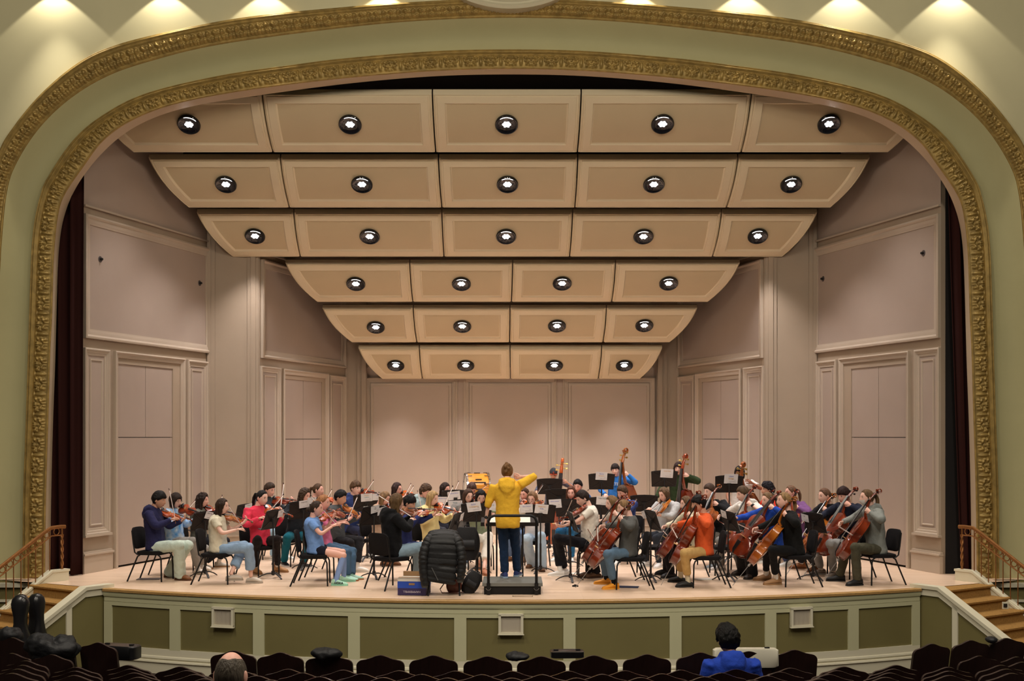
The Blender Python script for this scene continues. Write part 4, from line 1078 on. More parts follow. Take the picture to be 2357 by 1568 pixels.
        if fit != 'shorts': lm.ell(KN[i], (r[1]*k_*1.0,)*3, 10, 8)
    co, no, fs = fuse(lm, .016, 2); co = crumple(co, no, .007, 10, seed+1); co = crumple(co, no, .0035, 21, seed+7); child(co, fs, 'shorts' if fit == 'shorts' else 'trousers', LM)
    if not hidden_legs:
        for i in (0, 1):
            u_, s_ = add_shoe(AN[i], GR[i], TO[i], shoes[0], .98*k_, None)
            so = child_mb(u_, 'shoe', mat('shoe_%d_%d_%d' % shoes[1], rgb(*shoes[1]), .55), None, 50)
            child_mb(s_, 'sole', mat('sole_%d_%d_%d' % shoes[2], rgb(*shoes[2]), .6), so, 50)
            if socks:
                c_ = socks[1] if len(socks) > 1 else .13
                t1 = AN[i]+(KN[i]-AN[i]).normalized()*c_*1.0; sk = MB(); t2 = AN[i]+(t1-AN[i])*.5; sk.tube([AN[i]-up*.04, AN[i], t2, t1], [.042, .040*k_, (.040 if c_ < .3 else .050)*k_, (.041 if c_ < .3 else .052)*k_], 10); child_mb(sk, 'sock', fab(socks[0]))
    if glasses:
        gm = MB()
        for s in (-1, 1):
            c = V((.099, s*.033, .012)); gm.tube([H+R @ (c+V((-.003*abs(math.cos(a)), .021*math.cos(a), .017*math.sin(a))))*k_ for a in [2*PI*i/14 for i in range(15)]], .0018, 5, cap=False)
            gm.tube([H+R @ (V((.097, s*.054, .016))*k_), H+R @ (V((.0, s*.082, .014))*k_)], .0016, 5)
        gm.tube([H+R @ (V((.101, -.012, .015))*k_), H+R @ (V((.101, .012, .015))*k_)], .0016, 5); child_mb(gm, 'glasses', mat('glasses_frame', rgb(70, 60, 60), .3, metal=.5))
    d = dict(root=root, H=H, R=R, N=N, f=f, l=l, O=O, base=base, TL=TL, TR=TR, EL=EL, ER=ER, WL=WL, WR=WR, dl=dl, dr=dr, P=P, k=k_, KN=KN, AN=AN, GR=GR, TO=TO, face=face, child_mb=child_mb, top=tops)
    PEOPLE[key] = d
    return d
WHO = {}
def watch(d, side, m=None):
    W, dd = (d['WL'], d['dl']) if side == 'l' else (d['WR'], d['dr']); w = MB(); p = W-dd*.03
    w.tube([p-dd*.012, p+dd*.012], [.033, .032], 12); w.lathe([(.001, .036), (.017, .036), (.019, .026)], 12, p, V((0, 0, 1)).rotation_difference(V((0, -1, .2)).normalized()).to_matrix()); d['child_mb'](w, 'watch', m or BLK)
NCH = [0]
def chair_for(d, label, back=-.05, face=None, at_=None):
    r = proto('chair', make_chair); fc = face if face is not None else d['face']; a = math.radians(fc); f = V((math.cos(a), math.sin(a), 0))
    p = at_ if at_ is not None else V((d['O'].x, d['O'].y, 0))+f*(-back*-1)*1.0
    r.location = (p.x, p.y, 0); r.rotation_euler = (0, 0, a); tag(r, label, 'chair', 'black orchestra chairs'); return r
def violin_for(d, who, vk='o', chin=None, scroll=None, kind='violin', rollv=.0, vs=1.0):
    H, f, l, up = d['H'], d['f'], d['l'], V((0, 0, 1)); R = d['R']
    A = H+R @ V((.035, .045, -.135))*d['k'] + l*.035
    L = .568 if kind == 'violin' else .638
    if chin: A = at(chin[0], chin[1], A.y)
    if scroll: B = ray_at_dist(A, scroll, L*vs, d['TL'].y)
    else: B = d['TL']+V((0, 0, .02))
    x = (B-A).normalized(); z = (up*.75-l*.6-f*.12+V((0, -rollv, 0))); 
    o = proto(kind+vk, lambda: fiddle(kind, VAR[vk], kind, '')); orient(o, A+x*.0, x, z, vs)
    tag(o, {'violin': 'violin', 'viola': 'viola'}[kind]+' '+who, kind, 'violins and violas being played'); d['vio'] = (A, x, L, z); return o
def bow_for(d, who, tip=None, big=False, frog=None, side=None):
    up = V((0, 0, 1)); Fp = d['TR']+V((0, 0, -.01))
    if frog: Fp = at(frog[0], frog[1], Fp.y)
    if 'vio' in d: A, x, L, z = d['vio']; C = A+x*(L*.36)+V(z).normalized()*.05
    else: C = Fp+d['l']*.3
    if tip: T = ray_at_dist(Fp, tip, .735 if not big else .71, C.y)
    else: T = Fp+(C-Fp).normalized()*.73
    x = (T-Fp).normalized(); zz = (Fp-C) if False else up
    if 'vio' in d: zz = V(d['vio'][3])
    if big and 'cel' in d: zz = d['cel'][1]
    o = proto('bow'+('B' if big else 'v'), lambda: make_bow(big, '')); orient(o, Fp-x*.02, x, zz)
    tag(o, 'bow '+who, 'bow', 'bows held by the players'); return o
def cello_for(d, who, vk='r', scroll=None, bottom=None, kind='cello', s=1.0, nrm=None, tilt=0):
    H, f, l, up = d['H'], d['f'], d['l'], V((0, 0, 1)); O = d['O']
    Ls = {'cello': .755*1.605, 'double_bass': 1.10*1.635}[kind]*s
    if kind == 'cello': S = H+l*.10-f*.06+up*.08; Bt = V((O.x, O.y, 0))+f*.44+up*.16
    else: S = H+l*.12+f*.12+up*.22; Bt = V((O.x, O.y, 0))+f*.34+l*.02+up*.14
    if scroll: S = at(scroll[0], scroll[1], S.y)
    if bottom: Bt = ray_at_dist(S, bottom, Ls, Bt.y)
    x = (S-Bt).normalized(); z = nrm if nrm is not None else (f+V((0, 0, .2))+l*tilt)
    o = proto(kind+vk, lambda: fiddle(kind, VAR[vk], 'cello' if kind == 'cello' else 'double bass', '')); orient(o, S-x*Ls, x, z, s)
    zz = (V(z)-x*V(z).dot(x)).normalized(); d['cel'] = (S-x*Ls, zz, x, Ls)
    tag(o, who, 'cello' if kind == 'cello' else 'double bass', 'cellos being played' if kind == 'cello' else 'double basses being played')
    for ch in o.children:
        if ch.name.startswith('endpin'):
            b = S-x*Ls; need = min(.55, max(.08, b.z/max(.2, x.z)))/s; cur = .32 if kind == 'cello' else .16
            ch.scale = (need/cur, 1, 1)
    return o
# ------------------------------------------------------------------ the players (photo regions as measuring frames)
def A(x, y, *r): return (300+x/5.6, 1080+y/5.6)+r
def B(x, y, *r): return (620+x/5.6, 1080+y/5.6)+r
def C(x, y, *r): return (960+x/4.48, 1040+y/4.48)+r
def D(x, y, *r): return (1200+x/4.61, 1020+y/4.61)+r
def E(x, y, *r): return (1480+x/4.61, 1020+y/4.61)+r
def Fz(x, y, *r): return (1720+x/5.6, 1080+y/5.6)+r
BLKH, DKB, BRN, LBR, BLO, RED_, SANDY, AUB = (26, 22, 22), (48, 34, 28), (72, 48, 34), (122, 92, 62), (186, 152, 104), (176, 120, 78), (150, 116, 80), (98, 58, 40)
def VP(key, who, head, Y, face, vk='o', tip=None, chin=None, scroll=None, kind='violin', vs=1.0, frog=None, bow=True, chair=True, desc=None, cf=None, **kw):
    d = person(key, desc or ('person '+who), head, Y, face, 'violin', **kw); WHO[key] = who
    violin_for(d, 'held by the '+who, vk, chin, scroll, kind, vs=vs)
    if bow: bow_for(d, 'of the '+who, tip, frog=frog)
    if chair: chair_for(d, 'black chair under the '+who, face=cf)
    return d
def tie_dye():
    return mat('tie_dye_blue', rgb(70, 150, 220), .88, var=1, vscale=9, col2=rgb(205, 222, 235))
def jeans(c, nm): return c
VP('p1', 'black-haired player in navy hoodie, leftmost of the orchestra', A(365, 400), 18.85, -8, 'o', tip=A(500, 255), chin=A(392, 545), scroll=A(792, 692), frog=A(585, 690), hl=A(715, 645), hr=A(582, 625), hip=A(335, 950), knees=(A(745, 985), A(625, 985)), feet=(A(500, 1395), A(640, 1432)), look=-5, skin='t', hair=('bowl', BLKH), top=((40, 40, 74), 'long'), hood=True, legs=((190, 204, 192), 'wide'), shoes=('clog', (122, 76, 40), (90, 56, 32)), pitch=14)
VP('p2', 'bob-haired player in blue tie-dye sweatshirt and glasses', A(580, 405), 19.65, -20, 'r', tip=A(850, 400), chin=A(650, 500), scroll=A(930, 600), hl=A(875, 630), hr=A(610, 650), hip=A(590, 900), knees=(None, A(800, 930)), feet=(A(900, 1300), A(870, 1355)), look=-22, hair=('bob', DKB), glasses=True, top=((70, 150, 220), 'long', tie_dye()), legs=((150, 146, 140), 'straight'), shoes=('clog', (216, 204, 190), (200, 188, 172)), socks=((200, 200, 200),), pitch=16)
VP('p3', 'curly dark-haired player in grey-green shirt and black trousers', A(930, 400), 20.5, -2, 'r', tip=A(1188, 340), hr=A(1110, 620), hl=A(1160, 570), hip=A(890, 830), feet=(A(1140, 1265), A(935, 1285)), look=-8, skin='p', hair=('curlylong', DKB), top=((98, 100, 92), 'long'), legs=((30, 30, 36), 'straight'), shoes=('sneaker', (190, 184, 172), (150, 110, 70)), socks=((225, 222, 215),))
VP('p4', 'long dark-haired player in cream T-shirt and cropped pale jeans', A(1180, 480), 18.5, 0, 'a', tip=A(1268, 470), chin=A(1190, 605), scroll=A(1560, 705), frog=A(1480, 800), hl=A(1505, 665), hr=A(1430, 765), hip=A(1145, 945), knees=(A(1470, 985), A(1530, 1010)), feet=(A(1290, 1440, .05), A(1555, 1468)), look=-4, hair=('long', (62, 44, 34)), top=((212, 204, 182), 'short'), legs=((132, 156, 182), 'crop'), shoes=('clog', (190, 178, 164), (170, 158, 145)), pitch=10)
VP('p5', 'player in bright pink-red sweatshirt with black ponytail', A(1695, 370), 19.6, -38, 'o', tip=A(1988, 325), chin=A(1690, 500), scroll=A(2090, 625), frog=A(1695, 660), hl=A(1990, 600), hr=A(1712, 612), hip=A(1690, 860), knees=(A(1885, 900), A(1640, 905)), feet=(A(1900, 1320), A(1610, 1335)), look=-28, skin='l', hair=('slickpony', BLKH), top=((214, 58, 82), 'long'), legs=((32, 26, 26), 'slim'), shoes=('boot', (168, 122, 76), (140, 100, 62)), socks=((220, 214, 205),), pitch=16)
VP('p6', 'short brown-haired player behind the pink-red sweatshirt', A(1790, 270), 22.2, -42, 'r', tip=A(1980, 180), chin=A(1830, 400), scroll=A(2170, 430), frog=A(1940, 480), hl=A(2100, 405), hr=A(1925, 490), look=-25, hair=('short', (66, 50, 38)), top=((60, 66, 70), 'long'), legs=((150, 180, 200), 'straight'), skin='p', pitch=18)
VP('p7', 'curly long-haired player in black top and teal trousers', B(455, 340), 21.0, -45, 'b', tip=B(530, 330), hl=B(330, 560), hr=B(315, 500), hip=B(330, 850), knees=(None, B(235, 880)), feet=(B(435, 1270), B(190, 1250)), look=-30, hair=('curlylong', (74, 56, 42)), top=((36, 40, 46), 'long'), legs=((22, 92, 108), 'straight'), shoes=('sneaker', (34, 32, 34), (225, 222, 218)), pitch=20, skin='p')
VP('p8', 'player with slicked-back brown ponytail near the inner left door', B(625, 270), 22.8, -15, 'o', tip=B(808, 265), hl=B(850, 420), hr=B(720, 420), look=-8, hair=('slickpony', (84, 60, 40)), top=((52, 44, 42), 'long'), legs=((40, 40, 50), 'slim'), pitch=8, skin='p')
VP('p9', 'player in light blue T-shirt, black shorts and blue knee socks', B(605, 510), 18.3, 4, 'o', tip=B(520, 330), chin=B(610, 650), scroll=B(905, 545), frog=B(905, 755), hl=B(855, 575), hr=B(860, 705), hip=B(610, 1000), knees=(B(950, 1065), B(960, 1110)), feet=(B(960, 1455), B(860, 1500)), look=0, skin='p', hair=('bun', (62, 46, 36)), top=((112, 148, 204), 'short'), legs=((26, 27, 40), 'shorts'), shoes=('sneaker', (176, 224, 200), (150, 214, 186)), socks=((130, 156, 206), .36), pitch=8)
VP('p10', 'strawberry-blond player in pink sweater beside the light blue T-shirt', B(690, 430), 19.0, -2, 'r', tip=B(1140, 350), chin=B(740, 545), scroll=B(1110, 625), frog=B(1005, 665), hl=B(1070, 640), hr=B(985, 680), hip=B(720, 960), knees=(B(1070, 1060), B(1000, 1080)), feet=(B(1060, 1430), B(1000, 1440)), look=-4, skin='p', hair=('bun', RED_), top=((206, 112, 146), 'push'), legs=((72, 98, 124), 'straight'), shoes=('sneaker', (182, 226, 208), (170, 120, 80)), pitch=14)
VP('p11', 'black-haired player in black trousers and white clogs, left section', B(910, 370), 20.1, -14, 'a', tip=B(905, 285), chin=B(940, 470), scroll=B(1260, 680), frog=B(865, 660), hl=B(1180, 620), hr=B(870, 600), hip=B(880, 860), knees=(B(1160, 915), B(1040, 950)), feet=(B(1130, 1330), B(1080, 1320)), look=-10, skin='t', hair=('short', BLKH), top=((70, 72, 74), 'long'), legs=((34, 33, 36), 'straight'), shoes=('clog', (222, 218, 210), (205, 200, 190)), socks=((225, 222, 215),), pitch=22)
VP('p12', 'brown-haired player in navy hoodie under the inner left door', B(1110, 250), 22.4, -48, 'r', tip=B(1350, 145), chin=B(1180, 300), scroll=B(1440, 340), frog=B(1225, 320), hl=B(1330, 340), hr=B(1100, 490), look=-35, hair=('bowl', (92, 66, 44)), top=((42, 54, 96), 'long'), hood=True, legs=((34, 38, 60), 'slim'), pitch=8, skin='l')
VP('p13', 'long dark-haired player in glasses before the back wall', B(1640, 255), 23.6, -35, 'o', tip=B(1830, 190), chin=B(1690, 320), scroll=B(1930, 360), hl=B(1850, 350), hr=B(1745, 340), look=-22, hair=('long', (58, 40, 36)), glasses=True, top=((50, 46, 50), 'long'), legs=((40, 40, 50), 'slim'), pitch=14, skin='p')
VP('p14', 'light brown long-haired player looking down behind the black hoodie', B(1480, 375), 21.0, -28, 'r', hl=B(1700, 520), hr=B(1590, 530), feet=(B(1560, 1240), B(1480, 1245)), look=-20, hair=('long', (140, 108, 74)), top=((168, 140, 118), 'long'), legs=((60, 66, 90), 'slim'), shoes=('clog', (130, 82, 50), (100, 64, 40)), pitch=28, skin='p')
VP('p15', 'long-haired player in black hoodie seen from behind', B(1635, 425), 17.95, 24, 'b', tip=B(1385, 325), frog=B(1850, 625), hl=B(1900, 560), hr=B(1840, 630), hip=B(1600, 1000), knees=(B(1960, 1010), B(1930, 1020)), feet=(B(1960, 1380), B(1930, 1390)), look=28, cf=48, hair=('long', (108, 82, 54)), top=((22, 22, 24), 'long'), hood=True, legs=((128, 150, 164), 'wide'), pitch=14, elbR=(.4, -.5, -.6))
VP('p16', 'black-haired player in navy hoodie behind the black hoodie', B(1795, 440), 19.0, -6, 'o', tip=B(1910, 282), chin=B(1790, 560), scroll=C(245, 618), frog=B(1985, 610), hl=C(205, 635), hr=B(1965, 560), look=-8, skin='t', hair=('bowl', BLKH), top=((42, 48, 92), 'long'), legs=((50, 60, 110), 'slim'), pitch=24)
VP('p17', 'curly brown-haired player in pale grey-green hoodie', B(2010, 290), 22.6, -40, 'r', tip=B(1860, 222), frog=B(1800, 325), hl=B(2060, 430), hr=B(1850, 400), look=-30, hair=('curly', (84, 62, 44)), top=((142, 158, 156), 'long'), hood=True, legs=((60, 60, 66), 'slim'), pitch=24, skin='p')
VP('p18', 'long blond player in pale yellow sweatshirt', C(155, 480), 20.1, -38, 'o', tip=C(375, 352), chin=C(180, 560), scroll=C(430, 640), frog=C(240, 640), hl=C(400, 625), hr=C(225, 640), hip=C(160, 780), look=-26, hair=('long', BLO), top=((222, 204, 146), 'long'), legs=((220, 216, 210), 'straight'), pitch=22)
VP('p19', 'long dark brown-haired player left of the bass drum', C(285, 385), 23.2, -48, 'r', tip=C(432, 308), frog=C(388, 405), hl=C(380, 470), hr=C(370, 440), look=-35, hair=('long', DKB), top=((34, 32, 36), 'long'), legs=((40, 40, 50), 'slim'), pitch=18, skin='p')
VP('p20', 'brown-haired player in glasses just below the bass drum', C(525, 455), 21.0, -68, 'b', hl=C(600, 600), hr=C(440, 620), tip=C(460, 505), look=-62, hair=('long', (78, 56, 44)), glasses=True, top=((120, 116, 112), 'long'), legs=((96, 120, 150), 'slim'), pitch=22, skin='l')
VP('p21', 'player with tousled brown hair hidden below the bass drum', C(562, 385), 23.0, -80, 'r', hl=C(640, 500), hr=C(520, 500), tip=C(725, 345), look=-76, hair=('short', (84, 60, 52)), top=((60, 60, 70), 'long'), pitch=40, skin='p')
VP('p22', 'black-haired player in green top and cream trousers', C(657, 465), 20.4, -84, 'b', hl=C(740, 600), hr=C(560, 660), tip=C(720, 680), hip=C(650, 790), knees=(C(740, 870), C(650, 900)), feet=(C(690, 1270), C(640, 1210)), look=-80, skin='l', hair=('long', BLKH), top=((140, 150, 122), 'short'), legs=((216, 208, 196), 'crop'), shoes=('clog', (170, 110, 80), (150, 100, 70)), pitch=34)
VP('p24', 'player half hidden right of the yellow hoodie', C(1105, 435), 22.0, -112, 'o', hl=C(1080, 560), hr=C(1100, 500), tip=C(1130, 465), frog=C(1060, 505), look=-118, hair=('pony', (84, 58, 40)), top=((44, 40, 44), 'long'), legs=((90, 110, 140), 'slim'), shoes=('clog', (140, 96, 60), (110, 76, 48)), pitch=22, skin='p')
VP('p25', 'long-haired player in white top and wide pale jeans', C(1190, 480), 20.5, -98, 'o', chin=C(1225, 540), scroll=C(1300, 535), hl=C(1290, 600), hr=C(1130, 600), tip=C(1305, 335), hip=C(1215, 810), knees=(C(1280, 870), C(1130, 900)), feet=(C(1280, 1230), C(1180, 1180)), look=-112, hair=('long', (142, 108, 78)), glasses=True, top=((226, 220, 218), 'long'), legs=((168, 188, 206), 'wide'), shoes=('boot', (110, 72, 44), (80, 54, 36)), pitch=26)
VP('p27', 'reddish long-haired player looking at the conductor', D(530, 530), 22.0, -112, 'r', hl=D(440, 680), hr=D(590, 640), tip=D(415, 620), knees=(D(520, 930), D(400, 940)), look=-100, hair=('long', AUB), top=((40, 38, 44), 'long'), legs=((36, 92, 132), 'straight'), pitch=12, skin='p')
VP('p28', 'black-haired player under the capped bass player', D(600, 460), 23.6, -128, 'o', hl=D(520, 560), hr=D(660, 580), tip=D(715, 500), look=-112, hair=('short', BLKH), top=((40, 84, 140), 'long'), pitch=18, skin='p')
VP('p29', 'dark curly-haired player in white T-shirt, black trousers and white sneakers', D(655, 590), 19.3, 186, 'r', tip=D(545, 590), chin=D(690, 680), scroll=D(395, 860), frog=D(430, 860), hl=D(395, 900), hr=D(450, 830), hip=D(720, 940), knees=(D(385, 1010), D(370, 1015)), feet=(D(460, 1400), D(410, 1412)), look=192, skin='l', hair=('short', (46, 34, 30)), top=((226, 220, 208), 'short'), legs=((27, 27, 32), 'straight'), shoes=('sneaker', (228, 226, 222), (236, 234, 230)), socks=((232, 230, 226),), pitch=26, kind='viola', cf=180)
VP('p31', 'wavy brown-haired player in navy jersey below the second bass player', D(1075, 530), 21.4, -132, 'r', hl=D(960, 680), hr=D(1150, 700), tip=D(1230, 590), look=-140, hair=('short', (84, 62, 44)), top=((46, 60, 112), 'long'), legs=((50, 56, 80), 'slim'), pitch=20, skin='p', collar=(225, 222, 220))
VP('p34', 'long brown-haired player in pale grey sweatshirt with amber violin', E(225, 545), 21.0, -130, 'a', chin=E(265, 625), scroll=E(150, 800), hl=E(150, 765), hr=E(70, 690), tip=E(60, 740), frog=E(185, 640), hip=E(230, 870), look=-142, hair=('long', (110, 84, 60)), top=((178, 178, 178), 'long'), legs=((40, 44, 52), 'slim'), shoes=('sneaker', (225, 222, 220), (235, 235, 232)), pitch=24, kind='viola')
d = PEOPLE['p9']; g = d['GR'][1]; t = d['TO'][1]
text_mesh('HOKA', .05, mat('print_dark', rgb(36, 46, 60), .7), Matrix.Translation(g-d['base']+t*.05+V((0, -.052, .042))) @ Matrix.Rotation(math.atan2(t.y, t.x), 4, 'Z') @ Matrix.Rotation(PI/2-.2, 4, 'X'), d['root'], 'lettering', ext=.004)
# conductor
d = person('cond', 'person conducting with back turned, in yellow hoodie and blue jeans, standing on podium', (1167.5, 1086), 17.5, 88, 'stand', zoff=.166, hip=C(935, 730), feet=(C(905, 1300), C(1030, 1282)), hl=C(702, 745), hr=C(1020, 262, .12), elbL=(-.6, -.3, -.5), elbR=(1.0, -.4, .1), look=86, pitch=2, hair=('bigbun', (138, 100, 64)), top=((244, 190, 60), 'push'), hood=True, legs=((34, 54, 84), 'straight'), shoes=('sneaker', (48, 60, 112), (150, 170, 190)), curlL=.2, curlR=1.1, k=1.0, hem=-.12)
watch(d, 'l')
# cellists
def CP(key, who, head, Y, face, vk='r', scroll=None, bottom=None, tip=None, frog=None, s=1.0, tilt=-.28, bow=True, cf=None, cello=True, **kw):
    d = person(key, 'person '+who, head, Y, face, 'cello', **kw); WHO[key] = who
    cello_for(d, 'cello played by the '+who, vk, scroll, bottom, s=s, tilt=tilt)
    if bow: bow_for(d, 'of the '+who, tip, True, frog)
    chair_for(d, 'black chair under the '+who, face=cf); return d
CP('p32', 'long light brown-haired cellist beside the grey hoodie', D(965, 640), 19.0, -168, 'r', scroll=D(1135, 605), bottom=D(650, 1270), tip=D(820, 1090), frog=D(690, 880), hl=D(985, 735), hr=D(705, 860), feet=(D(800, 1420), D(720, 1430)), look=-165, hair=('long', (134, 104, 70)), top=((200, 190, 178), 'short'), legs=((30, 28, 30), 'straight'), shoes=('clog', (96, 68, 46), (70, 50, 36)), pitch=16)
CP('p33', 'sandy short-haired boy cellist in grey hoodie and orange shoes', D(1095, 685), 17.9, 182, 'r', scroll=D(1222, 672), bottom=D(735, 1320), tip=D(815, 1055), frog=D(805, 895), s=.95, hl=D(1050, 790), hr=D(840, 885), hip=D(1120, 1080), knees=(D(915, 1180), D(870, 1170)), feet=(D(985, 1550), D(900, 1500)), look=182, hair=('crop', SANDY), top=((84, 84, 82), 'long'), legs=((86, 110, 132), 'straight'), shoes=('sneaker', (226, 148, 34), (232, 160, 50)), socks=((24, 24, 26),), pitch=16)
CP('p36', 'long-haired cellist in cream sleeves beside the orange sweatshirt', E(465, 645), 19.0, -168, 'r', scroll=E(640, 560), bottom=E(140, 1250), tip=E(265, 990), frog=E(185, 905), hl=E(480, 750), hr=E(205, 895), feet=(E(300, 1400), E(250, 1400)), look=-168, hair=('long', (110, 82, 56)), top=((206, 196, 170), 'long'), legs=((34, 32, 36), 'straight'), shoes=('clog', (40, 38, 40), (30, 30, 30)), pitch=14)
d = CP('p37', 'black-haired boy cellist in orange sweatshirt and khaki trousers', E(595, 650), 18.1, 180, 'r', scroll=E(705, 595), bottom=E(315, 1290), tip=E(372, 1020), frog=E(300, 890), s=.95, hl=E(575, 755), hr=E(310, 870), hip=E(640, 1060), knees=(E(440, 1170), E(400, 1150)), feet=(E(480, 1528), E(400, 1480)), look=184, skin='t', hair=('bowl', BLKH), top=((210, 88, 44), 'long'), legs=((186, 152, 96), 'straight'), shoes=('clog', (38, 38, 38), (28, 28, 28)), socks=((214, 206, 180), .2), pitch=12)
watch(d, 'l', mat('blue_band', rgb(70, 84, 120), .5))
CP('p38', 'brown-haired cellist in black hoodie with beige hood', E(710, 515), 21.0, -142, 'b', scroll=E(850, 485), bottom=E(560, 1080), hl=E(755, 630), hr=E(640, 850), look=-150, hair=('short', (76, 56, 44)), top=((26, 26, 28), 'long'), legs=((120, 118, 112), 'straight'), shoes=('sneaker', (150, 160, 170), (230, 230, 230)), pitch=14, collar=(200, 188, 150), feet=(E(820, 1325), E(760, 1335)), bow=False)
d = CP('p40', 'curly brown-haired cellist in white hoodie with black watch', E(1065, 545), 20.2, -152, 'r', scroll=E(1235, 490), bottom=E(880, 1150), hl=E(1115, 630), hr=E(795, 780), tip=E(1090, 970), frog=E(830, 845), look=-172, hair=('short', (92, 70, 50)), top=((216, 212, 204), 'push'), hood=True, legs=((120, 118, 114), 'straight'), shoes=('sneaker', (226, 222, 218), (230, 230, 228)), pitch=16)
watch(d, 'l')
CP('p41', 'dark curly-haired cellist in bright red top', Fz(265, 270), 22.0, -165, 'r', scroll=Fz(378, 285), bottom=Fz(100, 960), hl=Fz(230, 480), hr=Fz(100, 640), look=185, skin='t', hair=('curly', (30, 26, 32)), top=((226, 56, 34), 'long'), pitch=6, bow=False)
CP('p42', 'light brown-haired cellist in royal blue sweatshirt', Fz(268, 400), 18.95, -150, 'r', tilt=.12, scroll=E(1475, 550), bottom=E(965, 1190), tip=E(1140, 920), frog=E(960, 835), hl=E(1350, 665), hr=E(955, 800), knees=(None, None), feet=(E(1160, 1410), E(1060, 1400)), look=-158, hair=('pony', (136, 106, 76)), top=((34, 70, 164), 'long'), legs=((26, 26, 28), 'wide'), shoes=('clog', (60, 50, 44), (40, 36, 34)), pitch=14)
CP('p43', 'blond ponytailed cellist in black sweater and tan ankle boots', Fz(480, 410), 18.2, -178, 'a', scroll=Fz(675, 425), bottom=Fz(30, 1230), tip=Fz(205, 830), frog=Fz(85, 800), hl=Fz(470, 560), hr=Fz(75, 780), hip=Fz(600, 1010), knees=(Fz(320, 1040), Fz(250, 1060)), feet=(Fz(370, 1490), Fz(245, 1440)), look=182, hair=('pony', (160, 126, 84)), top=((22, 22, 22), 'long'), legs=((22, 22, 24), 'slim'), shoes=('boot', (164, 126, 88), (150, 116, 80)), socks=((225, 222, 216), .2), pitch=4)
CP('p44', 'cellist in purple top partly hidden by the blond ponytail', Fz(565, 305), 21.2, -160, 'r', scroll=Fz(695, 305), bottom=Fz(470, 1020), hl=Fz(610, 470), hr=Fz(450, 640), look=190, hair=('pony', (120, 88, 66)), top=((118, 80, 128), 'long'), pitch=8, skin='p', bow=False)
CP('p45', 'brown-haired cellist in black top with amber cello', Fz(1000, 345), 19.9, -162, 'a', scroll=Fz(1180, 375), bottom=Fz(690, 1090), hl=Fz(985, 505), hr=Fz(730, 640), tip=Fz(700, 712), look=195, hair=('bun', (112, 80, 60)), top=((28, 28, 32), 'long'), legs=((34, 34, 40), 'straight'), shoes=('boot', (150, 92, 52), (120, 76, 46)), socks=((225, 222, 218),), pitch=14, feet=(Fz(890, 1280), Fz(700, 1285)), bow=True)
CP('p46', 'dark-haired cellist in navy top and grey sweatpants', Fz(1245, 340), 19.2, -152, 'r', tilt=-.08, scroll=Fz(1445, 290), bottom=Fz(915, 1090), tip=Fz(1000, 720), frog=Fz(890, 690), hl=Fz(1275, 435), hr=Fz(880, 650), knees=(Fz(1070, 960), None), feet=(Fz(1110, 1385), Fz(950, 1360)), look=-150, skin='p', hair=('bowl', (52, 32, 30)), top=((34, 38, 54), 'long'), legs=((140, 140, 140), 'straight'), shoes=('sneaker', (136, 124, 116), (190, 184, 178)), socks=((220, 206, 196),), pitch=22)
d = CP('p47', 'masked cellist in grey hoodie and olive trousers, rightmost of the orchestra', Fz(1545, 370), 18.4, -170, 'r', scroll=Fz(1762, 320), bottom=Fz(1160, 1185), tip=Fz(1370, 860), frog=Fz(1170, 735), hl=Fz(1535, 520), hr=Fz(1180, 700), hip=Fz(1660, 950), knees=(Fz(1390, 1010), Fz(1290, 1020)), feet=(Fz(1420, 1500), Fz(1190, 1445)), look=186, hair=('pony', (116, 90, 62)), top=((128, 132, 128), 'long'), hood=True, legs=((74, 72, 58), 'straight'), shoes=('boot', (30, 30, 32), (24, 24, 26)), pitch=8)
watch(d, 'l')
mk = MB(); rows = []
for e in [math.radians(-58+i*6.2) for i in range(9)]:
    rows.append([d['H']+d['R'] @ ((head_pt(math.radians(a), e)+V((.008+.006*math.cos(math.radians(a)), 0, 0)))*d['k']) for a in range(-62, 63, 8)])
mk.rings(rows, 0, False, False)
for s in (-1, 1):
    for z in (.0, -.05): mk.tube([d['H']+d['R'] @ (V((.05, s*.068, z-.02))*d['k']), d['H']+d['R'] @ (V((-.01, s*.082, -.01))*d['k'])], .002, 5)
d['child_mb'](mk, 'face_mask', mat('mask_white', rgb(216, 214, 210), .8))
# bass players
def BP(key, who, head, Y, face, vk, scroll, bottom, na, **kw):
    d = person(key, 'person '+who, head, Y, face, 'bass', **kw); WHO[key] = who
    a = math.radians(na); cello_for(d, 'double bass played by the '+who, vk, scroll, bottom, 'double_bass', nrm=V((math.cos(a), math.sin(a), .15)))
    return d
d = BP('p26', 'bass player in black baseball cap and glasses', C(1407, 232), 25.2, -96, 'o', C(1500, 85), C(1405, 950), -92, hl=C(1525, 300), hr=C(1230, 480), look=-92, hair=('crop', BLKH), glasses=True, top=((92, 96, 112), 'push'), legs=((40, 42, 54), 'straight'), pitch=18, skin='t')
H, R, k = d['H'], d['R'], d['k']; cp = MB(); rows = []
for e in [math.radians(x) for x in (18, 26, 40, 55, 70, 82, 89)]:
    rows.append([H+R @ ((head_pt(a, e)*1.0+head_pt(a, e).normalized()*.022+V((0, 0, .012)))*k) for a in HAZ])
cp.rings(rows, 0, True)
rows = []
for t in (0, 1):
    pass
pts = [V((.075+.085*math.cos(a), .085*math.sin(a), .045-.02*abs(math.sin(a))**2)) for a in [PI*(i/12-.5) for i in range(13)]]
cp.prism([H+R @ (p*k) for p in pts], R @ V((0, 0, .006)), 1)
cpo = d['child_mb'](cp, 'cap', mat('cap_black', rgb(44, 46, 52), .8)); cpo.data.materials.append(mat('cap_orange', rgb(196, 70, 40), .8))
for p_ in cpo.data.polygons[-15:]: p_.material_index = 1
